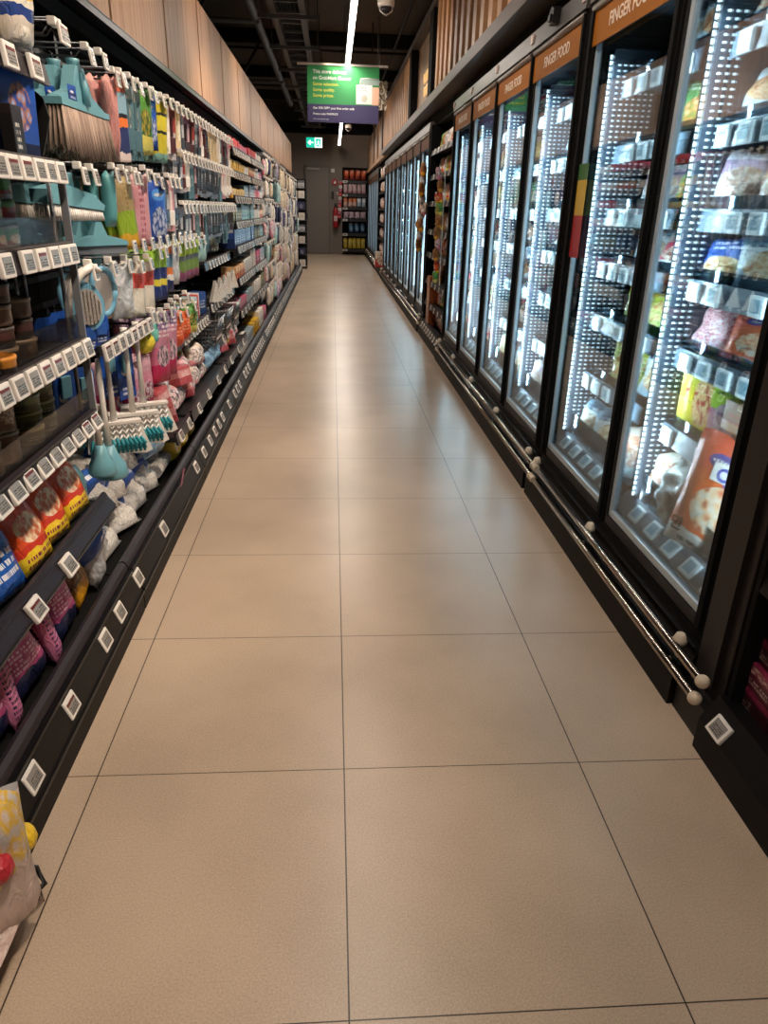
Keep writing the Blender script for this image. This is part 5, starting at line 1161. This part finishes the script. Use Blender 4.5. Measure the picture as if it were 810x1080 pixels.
GBOX = P_box('frozen_food_box', 'frozen food', pack('fz_gbox', [(0, 'c98a9c'), (.5, 'a9c93a')], pic=(.5, .35, .32, .25, ['2c2a34', 'e9d0d6', '8c5c6c']), text=(.15, .85, .72, .94, 2, '2c4a1c'), bag=False), .10, .21, .05)
TBOX = P_box('frozen_food_box', 'frozen food', pack('fz_tbox', [(0, 'a87a3c')], text=(.2, .8, .3, .7, 2, 'c2402c'), bag=False), .12, .09, .12)
rf = random.Random(21)
def fshelf(dn, y0, y1, si, z, cols, h, step=.175, x=1.19, back=True, tl=-.32):
    n = int((y1-y0)/step)
    if si == 6: x -= .065
    for k in range(n):
        y = y0+step*(k+.5)*(y1-y0)/(n*step); c = cols[k % len(cols)]
        if c is None: continue
        hh = h*rf.uniform(.92, 1.05)
        put(fbag(c, h), (x+rf.uniform(-.01, .01), y, z+.0), '%s frozen bag, %s freezer door, %s shelf, %s along' % (c, dn, od(si+1), od(k+1)), RIGHT+.45+rf.uniform(-.2, .2), 'frozen bags behind the %s door' % dn, (1, 1, hh/h), tilt=(tl+rf.uniform(-.08, .08), rf.uniform(-.12, .12)))
        if back and h > .15: put(fbag(ks[(k*3+si) % 11], h), (x+.15, y, z), 'frozen bag in the second rank, %s freezer door, %s shelf, %s along' % (dn, od(si+1), od(k+1)), RIGHT, 'frozen bags in the second rank', (1, 1, .95), tilt=(tl*.5, 0))
Za = FZS+[.32]
hs = [.20, .19, .18, .155, .17, .22, .22]
A = [['peach', 'white shrimp', 'peach', 'pale blue'], ['pale blue', 'white shrimp', 'white shrimp', None], ['red white', 'peach', 'mauve white', 'orange red'], ['mauve white', 'pale blue', 'blue', 'peach'], ['orange red', 'orange red', 'berry red', 'mixed vegetable'], [None, None, None, 'pale blue'], [None, None, 'peach', 'green']]
for si in range(7): fshelf('nearest', .88, 1.57, si, Za[si], A[si], hs[si], back=si not in (5, 6))
B_ = [['white shrimp', 'pale blue', None, None], ['green', None, None, None], ['green', 'mauve white', None, None], ['red white', 'pale blue', None, None], ['yellow green', 'yellow green', None, None], ['pale blue', 'yellow green', None, None], ['peach', 'pale blue', 'pale blue', None]]
for si in range(7): fshelf('second', 1.70, 2.36, si, Za[si], B_[si], hs[si], back=False)
# boxes and big dumpling bags of the nearest door
for i, y in enumerate((1.53, 1.47, 1.41)): put(YBOX, (1.19, y, .628), 'yellow carton with red food picture in the nearest freezer, %s' % ('farthest of three', 'middle of three', 'nearest of three')[i], RIGHT+.5, 'yellow frozen cartons')
put(GBOX, (1.22, 1.33, .628), 'lime and pink carton right of the yellow cartons', RIGHT+.4); put(TBOX, (1.22, 1.19, .70), 'brown carton with red print right of the lime carton', RIGHT)
DUM = P_pouch('dumpling_bag', 'frozen food', FZ['orange red'], .24, .33, .10, 77, crump=.16)
cj = textmesh('CJ', .045, flat('logo_blue', '2c46a8', .4), 'CENTER', .0008, .0015)
ko = textmesh('만두 비비고', .040, flat('print_black', '1c1a1a', .4), 'CENTER', .0008, .0008)
def dum(loc, label, tl, rz):
    bm = new_bm(); pouchbm(bm, .24, .30, .09, 5, crump=.12)
    bm2 = new_bm(); box(bm2, -.035, .03, -.0475, -.046, .20, .245)
    body = [('film_bag', mesh_of('film_bag', bm, FZ['orange red']), None), ('logo_panel', mesh_of('logo_panel', bm2, M['white']), 'white logo panel')]
    o = put(('dumpling_bag', 'frozen food', body, .3), loc, label, rz, 'orange dumpling bags', (1.2, 1, 1.22), tilt=(tl, .1))
    q = mobj('lettering', cj, o, 'blue lettering'); q.location = (0, -.0482, .205)
    q = mobj('lettering', ko, o, 'black lettering'); q.location = (0, -.036, .045)
dum((1.10, 1.10, .335), 'large orange dumpling bag with blue logo in the nearest freezer base', -.12, RIGHT+.5); dum((1.12, .90, .335), 'large orange dumpling bag at the near side of the freezer base', -.22, RIGHT+.2); dum((1.24, 1.24, .335), 'large orange dumpling bag behind the crumpled clear ones', -.2, RIGHT)
fg = P_pouch('frozen_food_bag', 'frozen food', clearbag('frost_film', '8c8a78', 'dfe3e2', 16), .18, .20, .09, 9, crump=.3)
put(fg, (1.10, 1.38, .34), 'crumpled clear frozen bag left of the orange dumpling bags', RIGHT, tilt=(-.25, .2)); put(fg, (1.15, 1.10, .70), 'crumpled clear frozen bag lying over the brown carton', RIGHT, tilt=(-.9, .2))
for di, (nm, a, b_) in enumerate((('third', 2.60, 3.2), ('fourth', 3.44, 4.05), ('fifth', 4.29, 4.9), ('sixth', 5.13, 5.75))):
    for si in range(7):
        cs = [rf.choice(['pale blue', 'mauve white', 'pale blue', 'white shrimp', 'red white', 'peach', 'green', 'mixed vegetable', 'pale blue']) for _ in range(4)]
        if si in (0, 1) and di == 0: cs[3] = None
        fshelf(nm, a, b_, si, Za[si], cs, hs[si], back=False)
for di in range(8):
    a = 7.55+di*.86
    for si in range(6): fshelf(['seventh', 'eighth', 'ninth', 'tenth', 'eleventh', 'twelfth', 'thirteenth', 'fourteenth'][di], a+.1, a+.66, si, Za[si], [rf.choice(['pale blue', 'green', 'mauve white', 'mixed vegetable']) for _ in range(2)], hs[si], .28, back=False)

# ---------------------------------------------------------------- open shelving on the right
def rbay(y0, y1, label, zs, x=1.0, xb=1.55, name='snack_shelf', labs=True, top=2.1):
    t = thing(name, label, 'shelving', (x, y0, 0)); L = y1-y0
    bm = new_bm(); box(bm, -.06, xb-x, .003, L-.003, 0, .09); part('plinth', bm, M['kick'], t)
    bm = new_bm(); prism(bm, [(-.06, .09), (-.02, .16), (.02, .16), (.02, .09)], .003, L-.003); box(bm, .02, xb-x, .003, L-.003, .09, .13); part('base_deck', bm, M['black2'], t)
    bm = new_bm(); box(bm, xb-x-.02, xb-x, .003, L-.003, .1, top); part('back_panel', bm, M['gap'], t)
    for a_, b__ in ((.003, .02), (L-.02, L-.003)):
        bm = new_bm(); box(bm, .0, xb-x, a_, b__, .1, top); part('side_panel', bm, M['gap'], t)
    for z in zs:
        bm = new_bm(); box(bm, .02, xb-x-.02, .02, L-.02, z-.025, z-.008); part('shelf', bm, M['black'], t)
        bm = new_bm(); prism(bm, [(.0, z-.045), (.01, z-.045), (.02, z+.005), (.012, z+.005)], .02, L-.02); part('ticket_rail', bm, M['black2'], t)
        if labs:
            for k in range(int(L/.26)): plabel(t, (x-.004, y0+.12+k*.26, z-.045), RIGHT, -.2, small=True)
    return t
g1 = rbay(5.96, 7.47, 'dark snack shelving between two freezer runs on the right', [1.85, 1.62, 1.37, 1.10, .87, .60, .37])
for k in range(8): plabel(g1, (.948, 6.06+k*.17, .10), RIGHT, -.5)
sn = [('brown', BROW), ('cream', CRL), ('orange', TREAT), ('green', GRN), ('silver', UTC), ('white', WHT), ('pink', CRP)]
SP = [mk('snack_bag', 'snack', m, .13, .18, .06, i+3, crump=.2) for i, (c, m) in enumerate(sn)]
for si, z in enumerate((1.85, 1.62, 1.37, 1.10, .87, .60, .37, .135)):
    for k in range(9):
        if si == 5 and k < 6: continue
        ci = (k*3+si*2) % 7
        put(SP[ci], (1.10, 6.06+k*.155, z-.007), '%s snack bag on the right hand gap shelves, %s shelf, %s along' % (sn[ci][0], od(si+1), od(k+1)), RIGHT+jit(.2), 'snack bags on the gap shelves', tilt=(-.15, jit(.1)))
put(P_box('snack_box', 'carton', pack('tall_brown_print', [(0, '8c4a24'), (.5, '9c5a30')], text=(.2, .8, .4, .8, 4, 'c98a5a'), bag=False), .22, .50, .10), (1.05, 7.15, .14), 'tall brown carton standing low on the gap shelves', RIGHT)
def clipstrip(loc, n, mat_i, label, dz=.095, s=.9):
    t = thing('clip_strip', label, 'display strip', loc)
    bm = new_bm(); box(bm, -.002, .002, -.012, .012, -n*dz-.05, .05); part('strip', bm, M['white'], t)
    for k in range(n):
        ci = mat_i[k % len(mat_i)]
        put(SP[ci], (loc[0]-.035+jit(.008), loc[1]+jit(.02), loc[2]-.12-k*dz), '%s snack bag clipped on the %s, %s from the top' % (sn[ci][0], label.split(',')[0][:28].strip(), od(k+1)), RIGHT+jit(.5), 'clipped snack bags', (s, s, s*.8), tilt=(.1+jit(.15), jit(.3)))
clipstrip((.955, 7.40, 1.72), 9, (0, 4, 0, 4, 1, 4), 'far clip strip, hanging before the eight-door freezer', .09, 1.0)
clipstrip((.955, 6.02, 1.65), 10, (6, 0, 2, 3, 0, 0), 'near clip strip, hanging beside the four-door freezer', .095, .75)
g2 = rbay(14.40, 16.58, 'dark open shelf bay between the two far freezer runs', [1.9, 1.62, 1.3, 1.0, .7, .4], labs=False)
for si, z in enumerate((1.9, 1.62, 1.3, 1.0, .7, .4, .135)):
    for k in range(8):
        ci = (6, 1, 5, 6, 1, 5, 2, 5)[(k+si) % 8]
        put(SP[ci], (1.07, 14.55+k*.26, z-.007), '%s snack bag in the far right shelf bay, %s shelf, %s along' % (sn[ci][0], od(si+1), od(k+1)), RIGHT+jit(.2), 'snack bags in the far right bay', (1.3, 1, 1.2))
bm = new_bm(); box(bm, -.14, .14, -.1, .1, 0, .30, bev=.01); box(bm, -.142, .142, -.102, .102, .24, .25)
o = mobj('display_bin', mesh_of('display_bin', bm, pack('bin_print', [(0, 'b8383c'), (.5, 'd9c9b5')], pic=(.5, .5, .4, .4, ['c23a3c', 'e9dccb', '9c6a4c']), bag=False)), loc=(.99, 14.7, .09)); 
o.location = (1.0, 14.9, 0.17); tag(o, 'small red and cream display bin before the far shelf bay', 'bin')
# near right shelf at the picture edge
g3 = rbay(-1.2, .655, 'black shelving unit at the lower right picture edge', [.52, .80, 1.05], x=.985, xb=1.6, labs=False)
for y in (.18, .575): plabel(g3, (.925, y, .092), RIGHT, -.62, near=True, red=False)
plabel(g3, (.965, .50, .47), RIGHT, -.3, near=True)
for i, (x, y, z, c) in enumerate(((1.10, .62, .133, 0), (1.10, .42, .133, 0), (1.10, .62, .205, 1), (1.10, .42, .205, 1), (1.11, .60, .275, 0), (1.11, .41, .275, 1), (1.10, .25, .133, 0))):
    put(P_box('snack_box', 'carton', pack('wine_box_print', [(0, '5c1f30'), (.55, '8c2c48')], text=(.1, .9, .15, .45, 2, 'b9a09a'), pic=(.6, .75, .3, .16, ['d9d0c0', '8c2c48']), bag=False) if c else pack('dark_wine_print', [(0, '3a1c22'), (.7, '7d2440')], text=(.1, .6, .2, .6, 3, '9c8c86'), bag=False), .185, .068, .16), (x, y, z), 'wine red flat carton at the right edge, %s' % ('far stack bottom', 'near stack bottom', 'far stack middle', 'near stack middle', 'far stack top', 'near stack top', 'lowest one nearest the camera')[i], RIGHT+jit(.06), 'wine red cartons')

# ---------------------------------------------------------------- back wall
t = thing('wall_rack', 'black six-level rack of bright goods on the back wall', 'rack', (.62, 21.75, 0))
bm = new_bm(); box(bm, -.36, .36, .31, .33, .14, 2.36); box(bm, -.36, -.345, .0, .31, .14, 2.36); box(bm, .345, .36, 0, .31, .14, 2.36); part('frame', bm, M['gap'], t)
RZ = [2.02, 1.66, 1.31, 1.0, .60, .17]
for z in RZ:
    bm = new_bm(); box(bm, -.345, .345, 0, .31, z-.02, z-.0); box(bm, -.345, .345, -.015, 0, z-.08, z+.0); part('shelf', bm, M['black'], t)
    q = mobj('price_label', LAB[0], t, loc=(-.28, -.016, z-.07)); q.scale = (2, 1, 1.1)
bw = [(2.02, 4, .27, [('orange red', pack('rack_orange', [(0, '7d2a1c'), (.4, 'c2552c'), (.8, '8c3a24')], pic=(.6, .8, .25, .15, ['d9d0c8', 'c2552c'])))]), (1.66, 5, .29, [('pale pink', pack('rack_pink', [(0, 'b58a90'), (.3, 'c9b5b5')], pic=(.5, .6, .3, .3, ['e0d6d6', 'a06a70', 'c9b5b5'])))]),
      (1.31, 5, .26, [('orange', pack('rack_peach', [(0, 'c9a59c'), (.5, 'c2704a')])), ('grey blue', pack('rack_blue', [(0, '9ca9b9'), (.5, 'c9ccd2')]))]), (1.0, 4, .19, [('pink and white', pack('rack_rose', [(0, 'b9aab0'), (.5, 'c4a0aa')], pic=(.5, .5, .4, .3, ['e3dade', '8c6a7a'])))]),
      (.60, 3, .30, [('dark blue', pack('rack_navy', [(0, '1f3a50'), (.4, '2f5c7d'), (.7, '1c2a38')], pic=(.5, .4, .3, .2, ['b9d0dc', '2f5c7d'])))]), (.17, 5, .30, [('yellow', pack('rack_yellow', [(0, 'b9a02c'), (.5, 'd0b53a'), (.8, 'a88c24')], pic=(.5, .5, .3, .3, ['e3d98c', '8c7a20'])))])]
for si, (z, n, h, cl) in enumerate(bw):
    for k in range(n):
        c, m = cl[k*len(cl)//n]; x0 = .62-.33+(.66/n)*(k+.5)
        if si == 4: x0 = .62-.10+.17*k
        put(mk('rack_bag', 'bag', m, .62/n if si != 4 else .155, h, .08, 3), (x0, 21.80, z+.001), '%s bag on level %s of the back wall rack, %s from the left' % (c, od(si+1), od(k+1)), jit(.08), '%s bags on the back wall rack' % c, tilt=(-.05, jit(.04)))
ex = thing('fire_extinguisher', 'red fire extinguisher hanging on the back wall right of the door', 'fire extinguisher', (.065, 21.98, .72))
rd = flat('extinguisher_red', 'a3242a', .35)
bm = new_bm(); lathe(bm, [(.02, 0), (.075, .02), (.08, .05), (.08, .46), (.06, .54), (.03, .58)], 20); part('cylinder', bm, rd, ex)
bm = new_bm(); tube(bm, [(0, 0, .58), (0, 0, .64)], .02, 10); box(bm, -.05, .06, -.012, .012, .64, .66); box(bm, -.04, .05, -.01, .01, .68, .695); part('valve', bm, M['black'], ex)
bm = new_bm(); tube(bm, [(.03, 0, .62), (.10, -.02, .55), (.10, -.03, .3), (.09, -.03, .15)], .012, 8); part('hose', bm, M['black'], ex)
bm = new_bm(); box(bm, -.05, .05, -.083, -.078, .2, .34); part('instruction_plate', bm, pack('ext_plate', [(0, 'd9cfc6')], text=(.1, .9, .1, .9, 5, 'a3242a'), bag=False), ex)
bm = new_bm(); box(bm, -.03, .03, .07, .118, .40, .50); part('wall_bracket', bm, M['black'], ex)
t = thing('fire_sign', 'red fire sign with white flame on the back wall above the extinguisher', 'sign', (.04, 22.085, 1.88))
bm = new_bm(); lathe(bm, [(.10, -.006), (.10, .006)], 28); bmesh.ops.rotate(bm, cent=(0, 0, 0), matrix=Matrix.Rotation(PI/2, 3, 'X'), verts=bm.verts); bmesh.ops.translate(bm, vec=(0, 0, .09), verts=bm.verts); part('disc', bm, rd, t)
bm = new_bm(); prism(bm, [(-.02, .05), (.03, .05), (.035, .09), (.01, .14), (.0, .10), (-.03, .09)], -.012, -.007, 'y'); part('flame', bm, M['white'], t)
for nm, x, z, w_, h, m, lb in (('wall_sensor', -.015, 2.22, .10, .10, M['white'], 'small white square sensor on the back wall above the fire sign'), ('access_reader', -.02, 1.52, .07, .2, M['black'], 'black access reader on the back wall beside the door'), ('light_switch', .12, 1.62, .07, .09, flat('switch_grey', 'a59c92', .5), 'grey light switch right of the black access reader')):
    bm = new_bm(); box(bm, -w_/2, w_/2, -.03, 0, 0, h, bev=.006); box(bm, -w_*.3, w_*.3, -.034, -.03, h*.3, h*.7); o = mobj(nm, mesh_of(nm, bm, m), loc=(x, 22.098, z)); tag(o, lb, nm.split('_')[1])
clipm = [(6, 5), (6, 2)]
t = thing('clip_strip', 'strip of small red and white packs on the left side of the back wall rack', 'display strip', (.215, 21.85, 1.98))
bm = new_bm(); box(bm, -.012, .012, -.002, .002, -.95, .02); part('strip', bm, M['white'], t)
for k in range(10): put(bx2((RBX, WBX, MBX)[k % 3], .09, .08, .03), (.215-.04*(k/9.), 21.82, 1.90-k*.10), '%s pack clipped left of the wall rack, %s from the top' % (('red', 'white', 'magenta')[k % 3], od(k+1)), jit(.3), 'small clipped packs')
